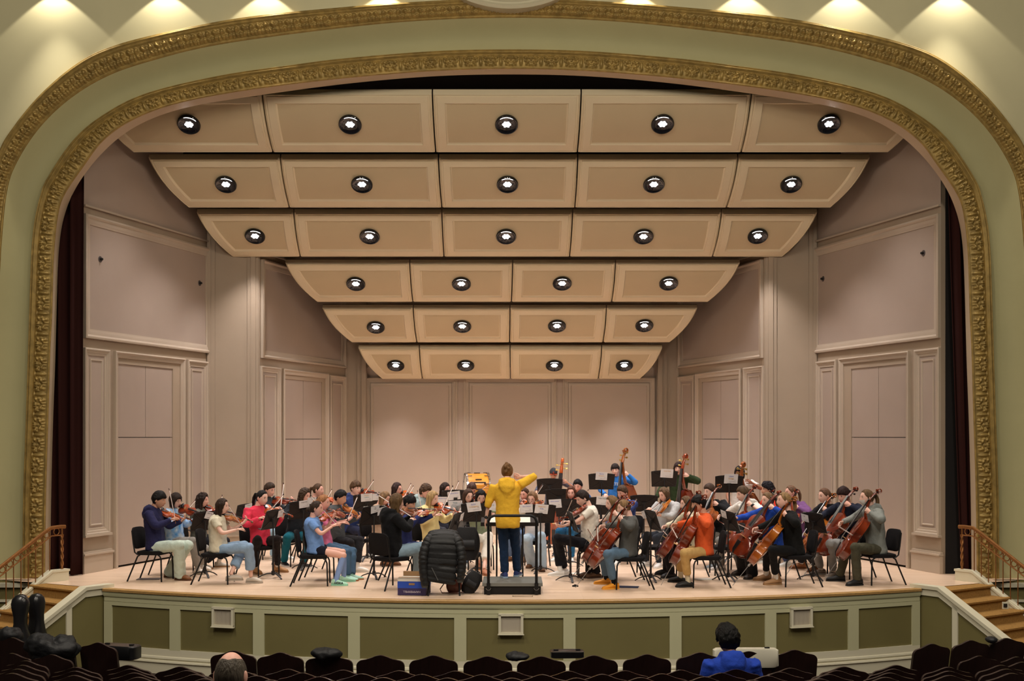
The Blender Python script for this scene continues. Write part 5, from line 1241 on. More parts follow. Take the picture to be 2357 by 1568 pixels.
Mx = Matrix.Translation(H-d['base']+R @ (V((.115, 0, .075))*k)) @ (R.to_4x4() @ Matrix.Rotation(PI/2, 4, 'Z') @ Matrix.Rotation(PI/2-.25, 4, 'X')); text_mesh('B', .06, mat('cap_orange', rgb(196, 70, 40), .8), Mx, cpo, 'emblem', ext=.003)
d = BP('p30', 'bass player in bright blue hoodie', D(1000, 290), 24.6, -112, 'b', D(1165, 85), D(1090, 1030), -150, hl=D(1105, 310), hr=D(900, 560), elbL=(.9, -.3, -.6), look=-108, hair=('bowl', (44, 34, 32)), top=((52, 116, 192), 'long'), hood=True, legs=((60, 80, 120), 'straight'), pitch=8, roll=8)
text_mesh('EXETER', .085, mat('print_white', rgb(220, 222, 226), .8), Matrix.Translation(d['P']-d['base']+(d['N']-d['P'])*.72+d['f']*.150) @ Matrix((V((-d['f'].y, d['f'].x, 0)), V((0, 0, 1)), d['f'])).transposed().to_4x4(), d['top'], 'lettering', ext=.004)
BP('p35', 'bass player in dark green knitted sweater', E(375, 270), 24.5, -108, 'r', E(500, 140), E(410, 1060), -140, hl=E(450, 330), hr=E(130, 600), elbL=(1.0, 0, -.5), elbR=(-.8, 0, -.6), look=-104, hair=('bob', (56, 38, 36)), top=((46, 60, 36), 'knit'), legs=((50, 50, 56), 'straight'), pitch=8, skin='l')
BP('p39', 'bass player with black shoulder-length hair in white T-shirt', E(1025, 315), 22.7, -114, 'b', E(1115, 200), E(1165, 1080), -140, hl=E(1120, 400), hr=E(935, 690), elbL=(1.0, 0, -.6), look=-118, hair=('bob', BLKH), top=((220, 216, 212), 'short'), legs=((70, 80, 100), 'straight'), pitch=10, skin='m')
# two people in the stalls
d = person('bald', 'person with thinning dark hair seen from behind in the stalls, teal collar', (531, 1556), 6.0, 90, 'sit', look=88, pitch=6, zoff=-.17, hair=('bald', (92, 84, 74)), top=((62, 82, 92), 'long'), hidden_legs=True, k=1.0, skin='p', collar=(62, 82, 92))
d = person('blue', 'person in royal blue hoodie with thick black hair seen from behind in the stalls', (1674, 1472), 11.85, 92, 'sit', look=112, pitch=10, zoff=-.92, hair=('fluffy', (22, 20, 20)), top=((36, 66, 168), 'long'), hood=True, hidden_legs=True, k=1.12, skin='t')
# ------------------------------------------------------------------ stands, cards, podium, loose things
S = {}
S[1] = stand(*A(945, 670), 19.3, 148, 'black music stand in front of the two leftmost players')
card(S[1], *A(1012, 597), .17, [('Mei Lin Zhang', 'k', .12)], -12, 'white name card on the stand of the two leftmost players')
S[2] = stand(*A(1490, 560), 21.2, 148, 'black music stand behind the shoulder of the pink-red sweatshirt')
card(S[2], *A(1520, 490), .17, [('Kenzie', 'k', .13)], 8, 'white name card behind the shoulder of the pink-red sweatshirt')
S[3] = stand(*A(1815, 650), 19.1, 164, 'black music stand seen edge-on in front of the pink-red sweatshirt'); sheet(S[3], 'white sheet music on the edge-on stand before the pink-red sweatshirt')
card(S[3], *A(1935, 575), .17, [('Grace', 'k', .13)], 6, 'narrow-looking white name card in front of the pink-red sweatshirt')
S[4] = stand(*B(430, 530), 20.4, 122, 'black music stand in front of the curly-haired player in teal trousers')
card(S[4], *B(450, 450), .185, [('Abigail Fuller', 'k', .12)], 8, 'white name card on the stand before the teal trousers')
card(S[4], *B(545, 408), .16, [('Eva', 'k', .12)], 0, 'white name card half hidden behind the hair bun')
S[5] = stand(*B(1255, 435), 21.8, 108, 'black music stand in front of the navy hoodie under the inner left door')
card(S[5], *B(1254, 366), .21, [('Kenzie', 'y', .14), ('LeBlanc', 't', .14)], 4, 'white name card with teal lettering left of the black hoodie')
card(S[5], *B(1392, 357), .18, [('Anna', 'b', .13)], 3, 'white name card behind the light brown hair')
S[6] = stand(*B(1330, 600), 19.1, 138, 'black music stand with two hanging cards beside the black hoodie'); sheet(S[6], 'white sheet music on the stand beside the black hoodie')
card(S[6], *B(1362, 517), .17, [('Tim', 'k', .12), ('Zhao', 'k', .12)], 12, 'narrow white name card, left of the pair beside the black hoodie')
card(S[6], *B(1450, 540), .18, [('Will Young', 'k', .13)], 10, 'white name card, right of the pair beside the black hoodie')
S[7] = stand(*C(395, 480), 22.4, 98, 'black music stand in front of the dark-haired player left of the drum')
card(S[7], *C(380, 452), .235, [('Amanda Boyce', 'b', .12)], 7, 'white name card left below the bass drum, uppermost of the group')
card(S[7], *C(262, 502), .2, [('Elisabeth Ross', 'b', .12)], 0, 'white name card right of the long blond hair')
S[8] = stand(*C(440, 600), 21.4, 98, 'black music stand between the blond player and the conductor stand')
card(S[8], *C(393, 553), .25, [('Molly', 't', .14), ('Newman', 'b', .14)], 2, 'white name card with two-line blue name right of the blond player')
S[9] = stand(*C(615, 628), 19.9, 84, 'black music stand left of the conductor, before the green top')
card(S[9], *C(587, 568), .235, [('Esther', 'b', .14), ('Compagnone', 'y', .13)], 8, 'white name card with violet and amber name left of the conductor')
card(S[9], *C(785, 568), .17, [('Lily', 'k', .12)], -4, 'white name card peeking out left of the yellow hoodie')
S[10] = stand(*C(395, 730), 19.3, 166, 'black music stand seen edge-on with a white page, near the pale yellow sweatshirt'); sheet(S[10], 'white sheet music on the edge-on stand near the pale yellow sweatshirt')
card(S[10], *C(460, 672), .17, [('Iris', 'k', .13)], 10, 'thin slanting white name card near the pale yellow sweatshirt')
S[12] = stand(*C(1270, 640), 19.9, 96, 'black music stand right of the conductor with two name cards'); sheet(S[12], 'white sheet music on the stand right of the conductor', 2, .12)
card(S[12], *C(1130, 585), .205, [('Alice Dickson', 'b', .12)], 3, 'white name card touching the right edge of the yellow hoodie')
card(S[12], *C(1283, 590), .225, [('Anderson', 'y', .14), ('Cole', 'b', .14)], -6, 'white name card with two-line name right of the conductor')
S[13] = stand(*D(510, 690), 20.9, 80, 'black music stand in front of the white T-shirt viola player')
card(S[13], *D(360, 643), .22, [('Hanna Wilson', 'b', .12)], 4, 'white name card on the stand below the tall stand of the capped bass player')
S[14] = stand(*D(400, 575), 22.8, 88, 'black music stand directly under the stand of the capped bass player')
S[15] = stand(*D(300, 460), 23.7, 90, 'tall black music stand hiding the capped bass player')
S[16] = stand(*D(850, 408), 23.2, 90, 'tall black music stand beside the blue hoodie bass player')
card(S[16], *D(850, 350), .225, [('Karina', 'b', .14), ('Sampson', 'y', .14)], -3, 'white name card on the tall stand beside the blue hoodie bass player', 'Bass')
S[17] = stand(*E(225, 378), 23.1, 90, 'tall black music stand beside the dark green sweater bass player')
card(S[17], *E(253, 322), .245, [('Xavier Reid', 'y', .12)], -3, 'white name card on the tall stand beside the dark green sweater', 'Bass')
S[18] = stand(*E(910, 435), 21.7, 92, 'tall black music stand hiding the black-haired bass player in white')
card(S[18], *E(934, 380), .25, [('Liliana', 'b', .14), ('Ortega', 'y', .14)], -1, 'white name card on the stand hiding the black-haired bass player', 'Bass')
S[19] = stand(*D(840, 668), 21.2, 82, 'black music stand left of the wavy brown hair')
card(S[19], *D(863, 612), .225, [('Logan Thomas', 'k', .12)], -5, 'white name card left of the wavy brown hair', 'Viola')
S[20] = stand(*D(1300, 640), 22.2, 88, 'black music stand between the second and third bass players')
S[21] = stand(*D(545, 835), 18.7, 6, 'black music stand seen edge-on in front of the white T-shirt'); sheet(S[21], 'white sheet music on the edge-on stand before the white T-shirt')
S[22] = stand(*D(1395, 820), 18.7, 14, 'black music stand in front of the orange sweatshirt cellist'); sheet(S[22], 'white sheet music on the stand before the orange sweatshirt cellist')
card(S[22], *D(1300, 760), .17, [('Ivy', 'k', .13)], 10, 'white name card on the stand before the orange sweatshirt cellist', 'Cello')
S[23] = stand(*E(925, 830), 18.8, 16, 'black music stand in front of the royal blue sweatshirt'); sheet(S[23], 'white sheet music on the stand before the royal blue sweatshirt')
card(S[23], *E(858, 755), .17, [('Sofia', 'k', .13)], -8, 'white name card hanging in front of the royal blue sweatshirt', 'Cello')
S[24] = stand(*Fz(870, 690), 18.9, 24, 'black music stand in front of the navy top cellist'); sheet(S[24], 'white sheet music on the stand before the navy top cellist')
card(S[24], *Fz(745, 630), .17, [('Ella', 'k', .13)], -8, 'white name card hanging in front of the navy top cellist', 'Cello')
# conductor's desk
p = at(*C(955, 722), 18.25); r = empty('conductor_desk', (p.x, p.y, 0), 0, 'wide black conductor music desk with open white score behind the conductor', 'music desk')
b = MB(); tl = Matrix.Rotation(math.radians(14), 3, 'X'); zc = p.z; b.box((0, 0, zc), (.88, .40, .012), 0, tl); b.bar((-.44, -.21, zc-.02), (.44, -.21, zc-.02), .03, .05); b.build('desk', STB, r)
b = MB()
for s in (-1, 1): b.box((s*.16, -.02, zc+.022), (.31, .34, .012), 0, tl)
b.build('score', SHEET, r)
for s in (-1, 1):
    b = MB(); b.tube([V((s*.20, .02, zc)), V((s*.20, .02, .03))], .014, 8); b.build('post', STF, r); b = MB(); b.tube([V((s*.20, -.25, .012)), V((s*.2, -.1, .03)), V((s*.2, .1, .03)), V((s*.20, .25, .012))], .014, 8); b.build('foot', STF, r)
# podium
PX0, PX1 = at(1110, 1342, 17.13).x, at(1249, 1342, 17.13).x; pm = (PX0+PX1)/2; pw = PX1-PX0
r = empty('conductor_podium', (pm, 17.53, 0), 0, 'grey-topped black conductor podium with tubular guard rail', 'podium')
b = MB(); b.box((0, 0, .143), (pw, .82, .046)); b.build('platform', mat('podium_grey', rgb(112, 112, 106), .7, bump=.2, bscale=200), r, 0)
b = MB(); b.box((0, .0, .06), (pw-.05, .78, .12)); b.build('base', BLK, r, 0)
b = MB(); hw = .345; zt = 1.14; pts = [V((-hw, -.43, .02)), V((-hw, -.43, .9)), V((-hw, -.43, 1.06)), V((-hw+.025, -.43, 1.115)), V((-hw+.08, -.43, zt)), V((0, -.43, zt)), V((hw-.08, -.43, zt)), V((hw-.025, -.43, 1.115)), V((hw, -.43, 1.06)), V((hw, -.43, .9)), V((hw, -.43, .02))]
b.tube(pts, .021, 10); b.build('guard_rail', BLK, r)
for s in (-1, 1):
    b = MB(); b.box((s*hw, -.43, .09), (.055, .06, .16)); b.build('rail_bracket', BLK, r, 0); b = MB(); b.tube([V((s*hw+.035*math.cos(t), -.465, .105+.035*math.sin(t))) for t in [PI+PI*i/8 for i in range(9)]], .003, 5); b.build('locking_pin', STEEL, r)
# bass drum at the back
p = at(1098, 1136, 25.6); r = empty('bass_drum', (p.x, p.y, 0), .14, 'orange wooden bass drum with chrome rims on a stand before the back wall', 'drum'); cz = p.z; rd = .43; hw = .235
MY = Matrix.Rotation(PI/2, 3, 'Y'); b = MB(); b.lathe([(rd, -hw), (rd, hw)], 40, (0, 0, cz), MY); b.build('shell', mat('maple_lacquer', rgb(224, 146, 44), .25, var=.3, vscale=5, stretch=(1, 1, 6), coat=.5), r)
for s in (-1, 1):
    b = MB(); b.lathe([(rd+.01, s*hw-.03), (rd+.028, s*hw-.02), (rd+.028, s*hw+.015), (rd-.005, s*hw+.02)], 40, (0, 0, cz), MY); b.build('rim', mat('chrome', rgb(225, 225, 228), .12, metal=1), r)
    b = MB(); b.lathe([(.001, s*hw), (rd, s*hw)], 40, (0, 0, cz), MY); b.build('drumhead', mat('drum_skin', rgb(228, 222, 208), .6), r)
    for k in range(12):
        a = 2*PI*k/12; c = V((s*(hw-.06), (rd+.015)*math.cos(a), cz+(rd+.015)*math.sin(a))); b = MB(); b.tube([c-V((.045, 0, 0)), c+V((.045, 0, 0))], .009, 6); b.tube([c+V((s*.05, 0, 0)), c+V((s*.085, 0, 0))], .005, 5); b.build('lug', mat('chrome', rgb(225, 225, 228), .12, metal=1), r)
for a, z in ((1.57, 0), (2.35, 0), (2.9, 0)):
    c = V((0, (rd+.006)*math.cos(a), cz+(rd+.006)*math.sin(a))); b = MB(); b.box(c, (.13, .025, .025)); b.build('badge', mat('dark_plate', rgb(70, 56, 44), .5), r)
b = MB(); a0 = math.radians(150)
for s in (-1, 1): b.tube([V((s*.125, (rd+.0)*math.cos(a0), cz+rd*math.sin(a0))), V((s*.125, (rd+.07)*math.cos(a0), cz+(rd+.07)*math.sin(a0)))], .014, 6)
b.tube([V((-.14, (rd+.07)*math.cos(a0), cz+(rd+.07)*math.sin(a0))), V((.14, (rd+.07)*math.cos(a0), cz+(rd+.07)*math.sin(a0)))], .014, 8); b.build('handle', BLK, r)
b = MB(); y0 = -rd-.02
b.tube([V((-.2, y0, .02)), V((-.2, y0-.02, cz+.12)), V((.2, y0-.02, cz+.12)), V((.2, y0, .02))], .014, 8); b.build('stand_frame', BLK, r)
b = MB(); b.tube([V((-.2, .3, .02)), V((-.2, .3, cz-.2)), V((.2, .3, cz-.2)), V((.2, .3, .02))], .014, 8); b.build('stand_frame', BLK, r)
# front chair with down jacket
r = proto('chair', make_chair); r.location = (at(1021, 1340, 17.15).x, 17.3, 0); r.rotation_euler = (0, 0, PI/2+.05); tag(r, 'black chair at the stage edge under the quilted jacket', 'chair', 'black orchestra chairs')
jc = r.location
PUF = mat('black_down_nylon', rgb(28, 28, 29), .55, bump=.15, bscale=30)
def puff(mb, path, rx, ry, nb, flat):
    pts = []; rr = []
    N_ = nb*5; P_ = crom(path, 12); L_ = len(P_)-1
    for i in range(N_+1):
        t = i/N_; q = P_[int(t*L_)]; s = .90+.10*abs(math.sin(PI*t*nb))**.7; pts.append(q); a = rx[0]+(rx[1]-rx[0])*t; b_ = ry[0]+(ry[1]-ry[0])*t; rr.append((a*s, b_*s))
    mb.tube(pts, rr, 14, flat=flat)
jr = empty('quilted_jacket', (jc.x, jc.y-.27, .3), 0, 'black quilted down jacket draped over the chair at the stage edge', 'jacket')
zt = HC-(1224-CV)*16.98/F
b = MB(); P_ = [V((jc.x+.0, jc.y-.06, zt-.30)), V((jc.x, jc.y-.16, zt-.06)), V((jc.x, jc.y-.27, zt-.03)), V((jc.x+.0, jc.y-.37, zt-.14)), V((jc.x-.02, jc.y-.39, zt-.45)), V((jc.x-.06, jc.y-.39, zt-.72))]
puff(b, P_, (.205, .25), (.05, .06), 17, (1, 0, 0)); wpart(b, 'body', PUF, jr, 60)
for s, L in ((-1, 1.0), (1, .9)):
    b = MB(); x = jc.x+s*.215; P_ = [V((x-s*.11, jc.y-.25, zt-.05)), V((x-s*.01, jc.y-.34, zt-.13)), V((x+s*.055, jc.y-.40, zt-.32)), V((x+s*.06, jc.y-.42, zt-.52)), V((x+s*.035, jc.y-.42, zt-.76*L))]
    puff(b, P_, (.082, .058), (.075, .05), 13, (1, 0, 0)); wpart(b, 'sleeve', PUF, jr, 60)
    b = MB(); e = P_[-1]; b.lathe([(.045, -.03), (.047, 0), (.04, .0)], 14, e); wpart(b, 'cuff', mat('cuff_grey', rgb(60, 58, 54), .7), jr)
b = MB(); b.tube([V((jc.x-.15, jc.y-.47, zt-.50)), V((jc.x-.06, jc.y-.47, zt-.68))], .006, 6); wpart(b, 'zip', STEEL, jr)
# second chair with a black rucksack hung on it
r2 = proto('chair', make_chair); c2 = at(1072, 1300, 18.4); r2.location = (c2.x, 18.4, 0); r2.rotation_euler = (0, 0, PI/2-.1); tag(r2, 'black chair left of the podium under the big black rucksack', 'chair', 'black orchestra chairs')
def bag(name, ctr, size, m, label, cat, pw=.5, tilt=0, yaw=0, pocket=True):
    r = empty(name, ctr, yaw, label, cat); mb = MB(); rows = []
    T = Matrix.Rotation(tilt, 3, 'Y')
    for i in range(11):
        t = i/10; s = (math.sin(PI*min(1, .12+t*.76)))**.45; rows.append([T @ V((size[0]/2*s*math.copysign(abs(math.cos(a))**pw, math.cos(a)), size[1]/2*s*math.copysign(abs(math.sin(a))**pw, math.sin(a)), size[2]*t)) for a in [2*PI*j/24 for j in range(24)]])
    mb.rings(rows); mb.build('body', m, r, 60)
    if pocket:
        mb = MB(); mb.tube([T @ V((x*size[0]*.3, -size[1]*.45, size[2]*.48)) for x in (-1, 0, 1)], (size[2]*.16), 10); mb.build('pocket', m, r, 60)
        mb = MB(); mb.tube([T @ V((-.04, 0, size[2]*.96)), T @ V((-.03, 0, size[2]*1.06)), T @ V((.03, 0, size[2]*1.06)), T @ V((.04, 0, size[2]*.96))], .009, 6); mb.build('handle', m, r)
    return r
NYL = mat('black_nylon', rgb(26, 25, 28), .7, bump=.2, bscale=60)
bag('rucksack', (c2.x+.03, 18.08, .40), (.40, .2, .50), NYL, 'big black rucksack hung on a chair back left of the podium', 'rucksack', .8)
bg = at(1075, 1360, 17.2); bag('backpack', (bg.x-.02, 17.3, 0), (.24, .2, .34), NYL, 'black backpack slumped on the floor between quilted jacket and podium', 'backpack', .6, .5)
bg = at(1044, 1365, 17.1); r = bag('leather_bag', (bg.x, 17.25, .01), (.23, .13, .22), mat('brown_leather', rgb(88, 44, 32), .4, var=.2, vscale=12), 'brown leather bag under the chair at the stage edge', 'bag', .5, 0, 0, False)
b = MB(); b.tube([V((-.1, -.02, .2)), V((-.2, -.05, .06)), V((-.17, -.1, .012)), V((.05, -.12, .012)), V((.14, -.06, .02))], .008, 6); b.build('strap', mat('brown_leather', rgb(88, 44, 32), .4), r)
# paper carton
p = at(951, 1371, 17.0); w = 53*17.0/F; r = empty('paper_carton', (p.x, 17.0+.2, 0), -.12, 'blue printed paper carton at the stage edge left of the quilted jacket', 'carton')
b = MB(); b.box((0, 0, .115), (w*1.25, .36, .22)); wv = b.build('box', mat('carton_navy', rgb(52, 42, 82), .6), r, 0)
b = MB(); b.box((0, 0, .165), (w*1.25+.004, .364, .12)); b.build('blue_band', mat('carton_blue', rgb(36, 72, 170), .6), r, 0)
b = MB(); b.box((0, -.183, .228), (w*1.24, .004, .05)); b.box((0, .0, .235), (w*1.24, .35, .01)); b.build('white_band', mat('carton_white', rgb(205, 200, 190), .7), r, 0)
for bx_ in (((-.0, .17, .27), (w*1.2, .006, .08)), ((0, -.175, .262), (w*1.15, .05, .006))):
    b = MB(); b.box(*bx_); b.build('flap', mat('carton_brown', rgb(150, 116, 80), .8), r, 0)
text_mesh('HAMMERMILL', .042, mat('print_pale', rgb(200, 190, 200), .7), Matrix.Translation((0, -.1815, .055)) @ Matrix.Rotation(PI/2, 4, 'X') @ Matrix.Rotation(PI, 4, 'Z'), r)
b = MB(); b.box((0, -.184, .165), (.085, .004, .03)); b.build('hand_hole', mat('carton_brown', rgb(150, 116, 80), .8), r, 0)
# small things on the floor
def flat(name, u, v, sx, sy, yaw, m, label, cat, h=.008):
    Y = floorY(v); c = at(u, v, Y); b = MB(); b.box((0, 0, h/2+.001), (sx, sy, h)); o = b.build(name, m, None, 0); o.location = (c.x, Y, 0); o.rotation_euler = (0, 0, yaw); return tag(o, label, cat)
flat('folder', 343, 1333.5, .36, .22, .1, mat('folder_grey', rgb(70, 66, 70), .4), 'dark folder lying under the leftmost chair', 'folder')
flat('paper', 1620, 1334.5, .26, .2, .2, SHEET, 'white paper on the floor under the chair of the orange sweatshirt', 'paper')
flat('folder', 1447, 1352, .3, .2, -.2, mat('folder_blue', rgb(36, 44, 70), .4), 'dark blue folder on the floor beside the orange shoes', 'folder')
flat('paper', 1330, 1321, .3, .2, .1, SHEET, 'white paper on the floor right of the white sneakers', 'paper')
Y = floorY(1374); c = at(1203, 1374, Y); r = empty('floor_hatch', (c.x, Y+.05, 0), 0, 'small brass-edged floor hatch in front of the podium', 'floor hatch'); b = MB(); b.box((0, 0, .001), (.28, .12, .003)); b.build('plate', WOODF, r, 0)
b = MB()
for x, y, sx, sy in ((0, .06, .28, .008), (0, -.06, .28, .008), (.14, 0, .008, .12), (-.14, 0, .008, .12)): b.box((x, y, .003), (sx, sy, .004))
b.build('edge', mat('tarnished_brass', rgb(110, 92, 60), .4, metal=.6), r, 0)
Y = floorY(1350.5); c = at(1324, 1350, Y); b = MB(); b.lathe([(.001, .02), (.045, .018), (.05, .0)], 18); b.lathe([(.001, .03), (.02, .03), (.02, .02)], 12); o = b.build('endpin_stop', BLK, None); o.location = (c.x, Y, .001); tag(o, 'round black endpin stop on the floor left of the orange shoes', 'endpin stop')
# spare chairs seen between players
def spare(u, v, face, label):
    Y = floorY(v); c = at(u, v, Y); r = proto('chair', make_chair); r.location = (c.x, Y, 0); r.rotation_euler = (0, 0, math.radians(face)); tag(r, label, 'chair', 'black orchestra chairs')
spare(1503, 1322, 182, 'empty black chair behind the sandy-haired boy cellist, back towards the orange sweatshirt')
spare(1672, 1322, 182, 'empty black chair behind the orange sweatshirt cellist')
# ------------------------------------------------------------------ stalls seating
SEATW = mat('dark_mahogany', rgb(36, 19, 17), .38, var=.35, vscale=5, stretch=(6, 1, 1), coat=.3)
SEATC = mat('seat_cushion', rgb(40, 26, 24), .9); IRON = mat('black_iron', rgb(22, 20, 20), .5)
def make_seat():
    r = empty('theatre_seat', (0, 0, 0)); hw = .255; n = 30
    def top(x):
        t = x/hw; d = max(0, abs(x)-(hw-.055)); return .88+.045*math.exp(-(t/.42)**2)-.016*abs(t)**2-(.055-math.sqrt(max(0, .055**2-d*d)))
    rows = []
    b = MB()
    xs_ = [hw*math.sin(PI/2*(2*i/n-1)) for i in range(n+1)]; fr = [V((x, .02*(1-(x/hw)**2), top(x))) for x in xs_]
    poly = [V((-hw, 0, .34))]+fr+[V((hw, 0, .34))]
    f_ = [V((p.x, p.y+(.88-p.z)*.18, p.z)) for p in poly]; g_ = [p+V((0, -.03, 0)) for p in f_]
    m = len(poly); vs = f_+g_; fs = [(i, (i+1) % m, m+(i+1) % m, m+i) for i in range(m)]
    for i in range(1, m-2):
        fs.append((0, i, i+1) if False else (i, i+1, m-1, 0) if i == -1 else (i, i+1, 0))
    fs.append((m-2, m-1, 0))
    fs += [tuple(m+k for k in reversed(f)) for f in fs[m:]]
    b.add(vs, fs); b.build('back', SEATW, r, 30)
    b = MB(); b.box((0, .16, .40), (.46, .10, .40), 0, Matrix.Rotation(.25, 3, 'X')); b.build('cushion', SEATC, r, 0)
    b = MB(); b.box((-.265, .16, .58), (.05, .36, .03)); b.build('armrest', SEATW, r, 0)
    b = MB(); b.box((-.265, .12, .28), (.035, .28, .56)); b.build('standard', IRON, r, 0)
    return r
ROWN = ['front row', 'second row', 'third row', 'fourth row', 'fifth row']
SN = [0]; SEATS = []
def seat(u, vtop, Y, ri, yaw=0.0):
    c = at(u, vtop, Y); r = proto('seat', make_seat); r.location = (c.x, Y, c.z-.925); r.rotation_euler = (0, 0, yaw)
    tag(r, 'dark wooden theatre seat with crested back, %s of the stalls counted from the stage' % ROWN[ri], 'theatre seat', 'theatre seats, '+ROWN[ri]); SN[0] += 1; SEATS.append((ri, u, r)); return r
FR = [(538, 1498), (646, 1502), (758, 1506), (876, 1508.5), (998, 1509), (1123, 1511), (1246, 1511), (1366, 1509), (1489, 1506.5), (1611, 1502), (1723, 1499), (1828, 1496)]
for u, v in FR:
    x = (u-CU)*12.4/F; seat(u, v, 12.42+x*x/22, 0, math.atan2(-x, 14)*-.6)
for u, v, Y, yw in ((2143, 1482, 13.6, .35), (2233, 1474, 13.75, .32), (2316, 1469, 13.9, .3), (228, 1479, 13.6, -.35), (130, 1476, 13.75, -.32), (30, 1468, 13.9, -.3)): seat(u, v, Y, 0, yw)
for u, v, Y, yw in ((120, 1507, 12.7, -.2), (28, 1504, 12.9, -.2), (2254, 1510, 12.7, .2), (2340, 1512, 12.9, .2), (60, 1521, 12.1, -.15), (2352, 1524, 12.1, .15)): seat(u, v, Y, 1, yw)
for ri, (Yc, vc, R_, x0) in enumerate(((11.35, 1545, 24, .0), (10.65, 1553, 24, .27), (9.95, 1561, 24, 0), (9.25, 1570, 24, .27))):
    z = HC-(vc-CV)*Yc/F
    for i in range(-11, 12):
        s = i*.54+x0; a = s/R_; x = R_*math.sin(a); Y = Yc+R_*(1-math.cos(a)); u = CU+x*F/Y
        if u < -70 or u > 2430 or (ri == 0 and abs(x) > 4.05): continue
        seat(u, CV-(z-HC)*F/Y, Y, ri+1, a*.6)
ORDW = 'first second third fourth fifth sixth seventh eighth ninth tenth eleventh twelfth thirteenth fourteenth fifteenth sixteenth seventeenth eighteenth nineteenth twentieth twenty-first twenty-second twenty-third twenty-fourth twenty-fifth'.split()
for ri in range(5):
    row = sorted([q for q in SEATS if q[0] == ri], key=lambda q: q[1])
    for k, (_, u, r) in enumerate(row): r['label'] = 'dark wooden theatre seat with crested back, %s of the stalls, %s from the left' % (ROWN[ri], ORDW[min(k, 24)])
# raked floor under the stalls
b = MB(); b.add([(-8, 13.2, -1.0), (8, 13.2, -1.0), (8, 5.0, .1), (-8, 5.0, .1), (-8, 13.2, -1.2), (8, 13.2, -1.2), (8, 5, -1.2), (-8, 5, -1.2)], [(0, 1, 2, 3), (0, 4, 5, 1), (0, 3, 7, 4), (1, 5, 6, 2), (2, 6, 7, 3)]); structure(b, 'floor.002', mat('aisle_carpet', rgb(52, 40, 34), .95), 0)
# ------------------------------------------------------------------ cases and coats in the stalls
CASE = mat('black_case_shell', rgb(22, 22, 24), .3, coat=.3); COAT = mat('black_coat_nylon', rgb(24, 25, 28), .55, bump=.3, bscale=24)
def cello_case(u, vt, Y, s, yaw, label):
    p = at(u, vt, Y); r = empty('cello_case', (p.x, Y, AF+.005), yaw, label, 'instrument case'); top = p.z-AF-.005
    b = MB(); rows = []
    for z, w, d in ((0, .17, .12), (.06, .21, .15), (.3, .225, .16), (.55, .17, .15), (.75, .155, .145), (.9, .14, .13), (1.02, .10, .115), (1.12, .082, .105), (1.22, .085, .10), (1.32, .105, .1), (1.4, .115, .1), (1.47, .10, .09), (1.52, .06, .06), (1.535, .02, .02)):
        rows.append([V((w*s*math.copysign(abs(math.cos(a))**.7, math.cos(a)), d*s*math.copysign(abs(math.sin(a))**.8, math.sin(a)), z*top/1.535)) for a in [2*PI*i/24 for i in range(24)]])
    b.rings(rows); b.build('shell', CASE, r, 60)
    b = MB(); b.tube([V((0, -.125*s, .6*top/1.535)), V((0, -.17*s, .64*top/1.535)), V((0, -.17*s, .74*top/1.535)), V((0, -.14*s, .78*top/1.535))], .012, 6); b.build('handle', BLK, r); return r
cello_case(47, 1368, 15.5, 1.0, .2, 'black cello case standing by the left steps, left of two')
cello_case(84, 1366, 15.9, .95, 1.1, 'black cello case standing by the left steps, right of two')
def coat(u, v, Y, sx, sy, sz, label, yaw=0, seed=1):
    p = at(u, v, Y); b = MB(); b.ell((0, 0, 0), (sx, sy, sz), 44, 30); co = np.array(b.v); no = co/np.linalg.norm(co, axis=1)[:, None]; A_ = max(sx, sz)/.3; co = crumple(co, no, .06*A_, 6, seed); co = crumple(co, no, .022*A_, 19, seed+3)
    o = mesh_from(co, b.f, 'coat', COAT, None); o.location = p; o.rotation_euler = (0, 0, yaw); return tag(o, label, 'coat')
coat(120, 1492, 13.45, .30, .16, .15, 'black coat heaped over the seats by the left steps', .1, 2)
coat(20, 1462, 14.4, .16, .14, .10, 'small black coat heap at the left edge below the steps', 0, 5)
coat(748, 1505, 12.55, .17, .09, .07, 'dark jacket thrown over the back of a front-row seat left of centre', .1, 8)
coat(2282, 1473, 13.8, .07, .08, .04, 'small grey jacket bundle on the rightmost front-row seats', 0, 9)
def case(u, v, Y, L, W_, H_, yaw, m, label, tilt=0):
    p = at(u, v, Y); r = empty('instrument_case', p, yaw, label, 'instrument case'); b = MB(); rows = []
    for z, k in ((-.5, .92), (-.42, 1), (.42, 1), (.5, .92)):
        rows.append([V((L/2*k*math.copysign(abs(math.cos(a))**.35, math.cos(a)), H_/2*k*math.copysign(abs(math.sin(a))**.35, math.sin(a)), z*W_)) for a in [2*PI*i/36 for i in range(36)]])
    b.rings(rows); b.build('shell', m, r, 40)
    for s in (-1, 1):
        b = MB(); b.box((s*L*.33, 0, W_*.5), (.05, .03, .025)); b.build('latch', BLK, r, 0)
    return r
case(1716, 1514, 12.75, .70, .2, .12, 0, mat('ivory_case_shell', rgb(214, 210, 192), .35, coat=.3), 'ivory oblong instrument case behind the blue hoodie in the front row')
case(1305, 1505, 12.8, .36, .07, .2, .05, CASE, 'glossy black violin case lying behind the front-row seats at centre')
case(275, 1500, 13.9, .5, .16, .22, -.3, CASE, 'black violin case leaning behind the seats left of the aisle')
coat(1192, 1512, 12.75, .13, .1, .05, 'dark soft bag behind the front row left of the glossy violin case', 0, 12)
p = at(2060, 1534, 14.6); bag('music_bag', (p.x, p.y, AF+.02), (.32, .2, .14), NYL, 'dark bag on the floor at the foot of the stage front, right', 'bag', .5, 0, 0, False)
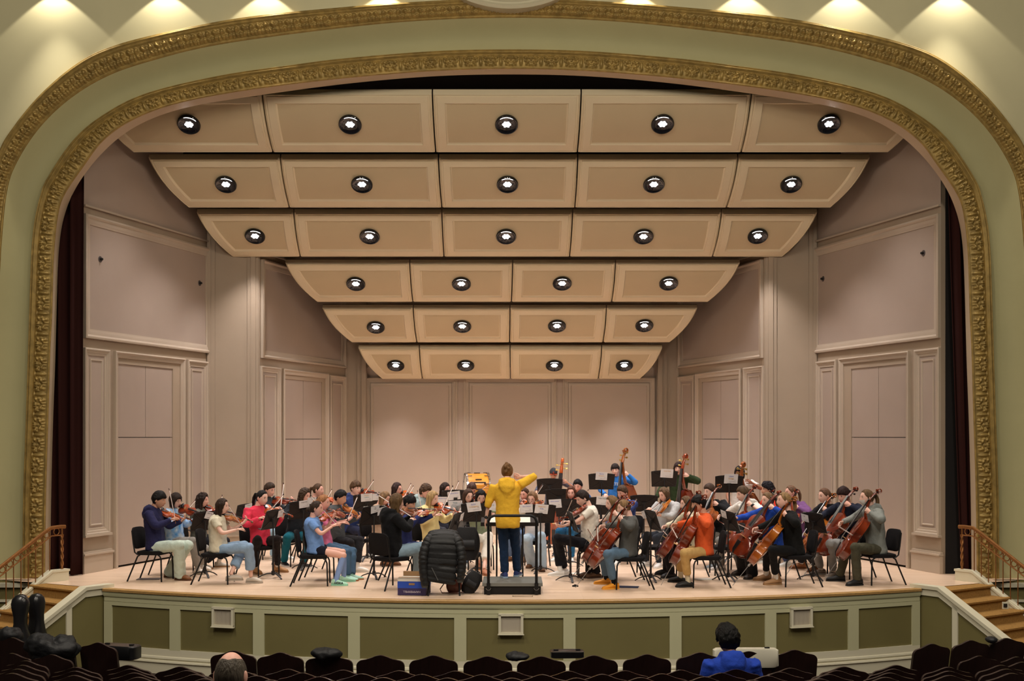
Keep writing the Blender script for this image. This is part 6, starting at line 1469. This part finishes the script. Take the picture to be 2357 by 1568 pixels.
# ------------------------------------------------------------------ lights
def light(name, kind, loc, power, col, **kw):
    l = bpy.data.lights.new(name, kind); l.energy = power; l.color = col
    for k, v in kw.items(): setattr(l, k, v)
    o = bpy.data.objects.new(name, l); COL.objects.link(o); o.location = loc; return o
for p, n, ri in LAMPS:
    o = light('stage_downlight', 'SPOT', p+V((0, 0, -.03)), 235*(1.6, 1.4, 1.2, .95, .8, .6)[ri], (1.0, .92, .90), spot_size=math.radians((94, 94, 94, 110, 88, 80)[ri]), spot_blend=1, shadow_soft_size=.07)
# wall-washer cans over the arch
for u in (110, 370, 605, 880, 1470, 1716, 1957, 2202):
    light('wall_washer', 'SPOT', at(u, -62, 18.62), 52, (1.0, .90, .74), spot_size=math.radians(94), spot_blend=.12, shadow_soft_size=.02)
    light('wall_washer_beam', 'SPOT', at(u, -75, 18.4), 290, (1.0, .90, .76), spot_size=math.radians(62), spot_blend=1, shadow_soft_size=.05)
# house lamps under the hall ceiling
for x in (-6, 0, 6):
    for y in (5.0, 10.5):
        light('house_lamp', 'POINT', (x, y, 9.0), 430, (1.0, .89, .72), shadow_soft_size=.35)
        light('house_downlight', 'SPOT', (x, y+.8, 9.2), 560, (1.0, .89, .75), spot_size=math.radians(150), spot_blend=1, shadow_soft_size=.3)
# unseen fill spots, added to brighten the front of the stage and the players
for x in (-5.5, 0, 5.5):
    o = light('front_fill_spot', 'SPOT', (x, 7.0, 9.6), 600, (1.0, .92, .86), spot_size=math.radians(46), spot_blend=1, shadow_soft_size=.25)
    o.rotation_euler = (V((x*.75, 18.6, 0))-o.location).to_track_quat('-Z', 'Y').to_euler()
w = bpy.data.worlds.new('hall'); SC.world = w; w.use_nodes = True
w.node_tree.nodes['Background'].inputs['Color'].default_value = (1, .84, .62, 1); w.node_tree.nodes['Background'].inputs['Strength'].default_value = .05
SC.view_settings.view_transform = 'Standard'; SC.view_settings.look = 'None'; SC.view_settings.gamma = 1; SC.view_settings.use_curve_mapping = False
SC.view_settings.exposure = 0.0
SC.cycles.use_denoising = True
SC.cycles.use_adaptive_sampling = True; SC.cycles.adaptive_threshold = .18; SC.cycles.adaptive_min_samples = 20
SC.cycles.max_bounces = 5; SC.cycles.diffuse_bounces = 3; SC.cycles.glossy_bounces = 2
SC.cycles.sample_clamp_indirect = 6
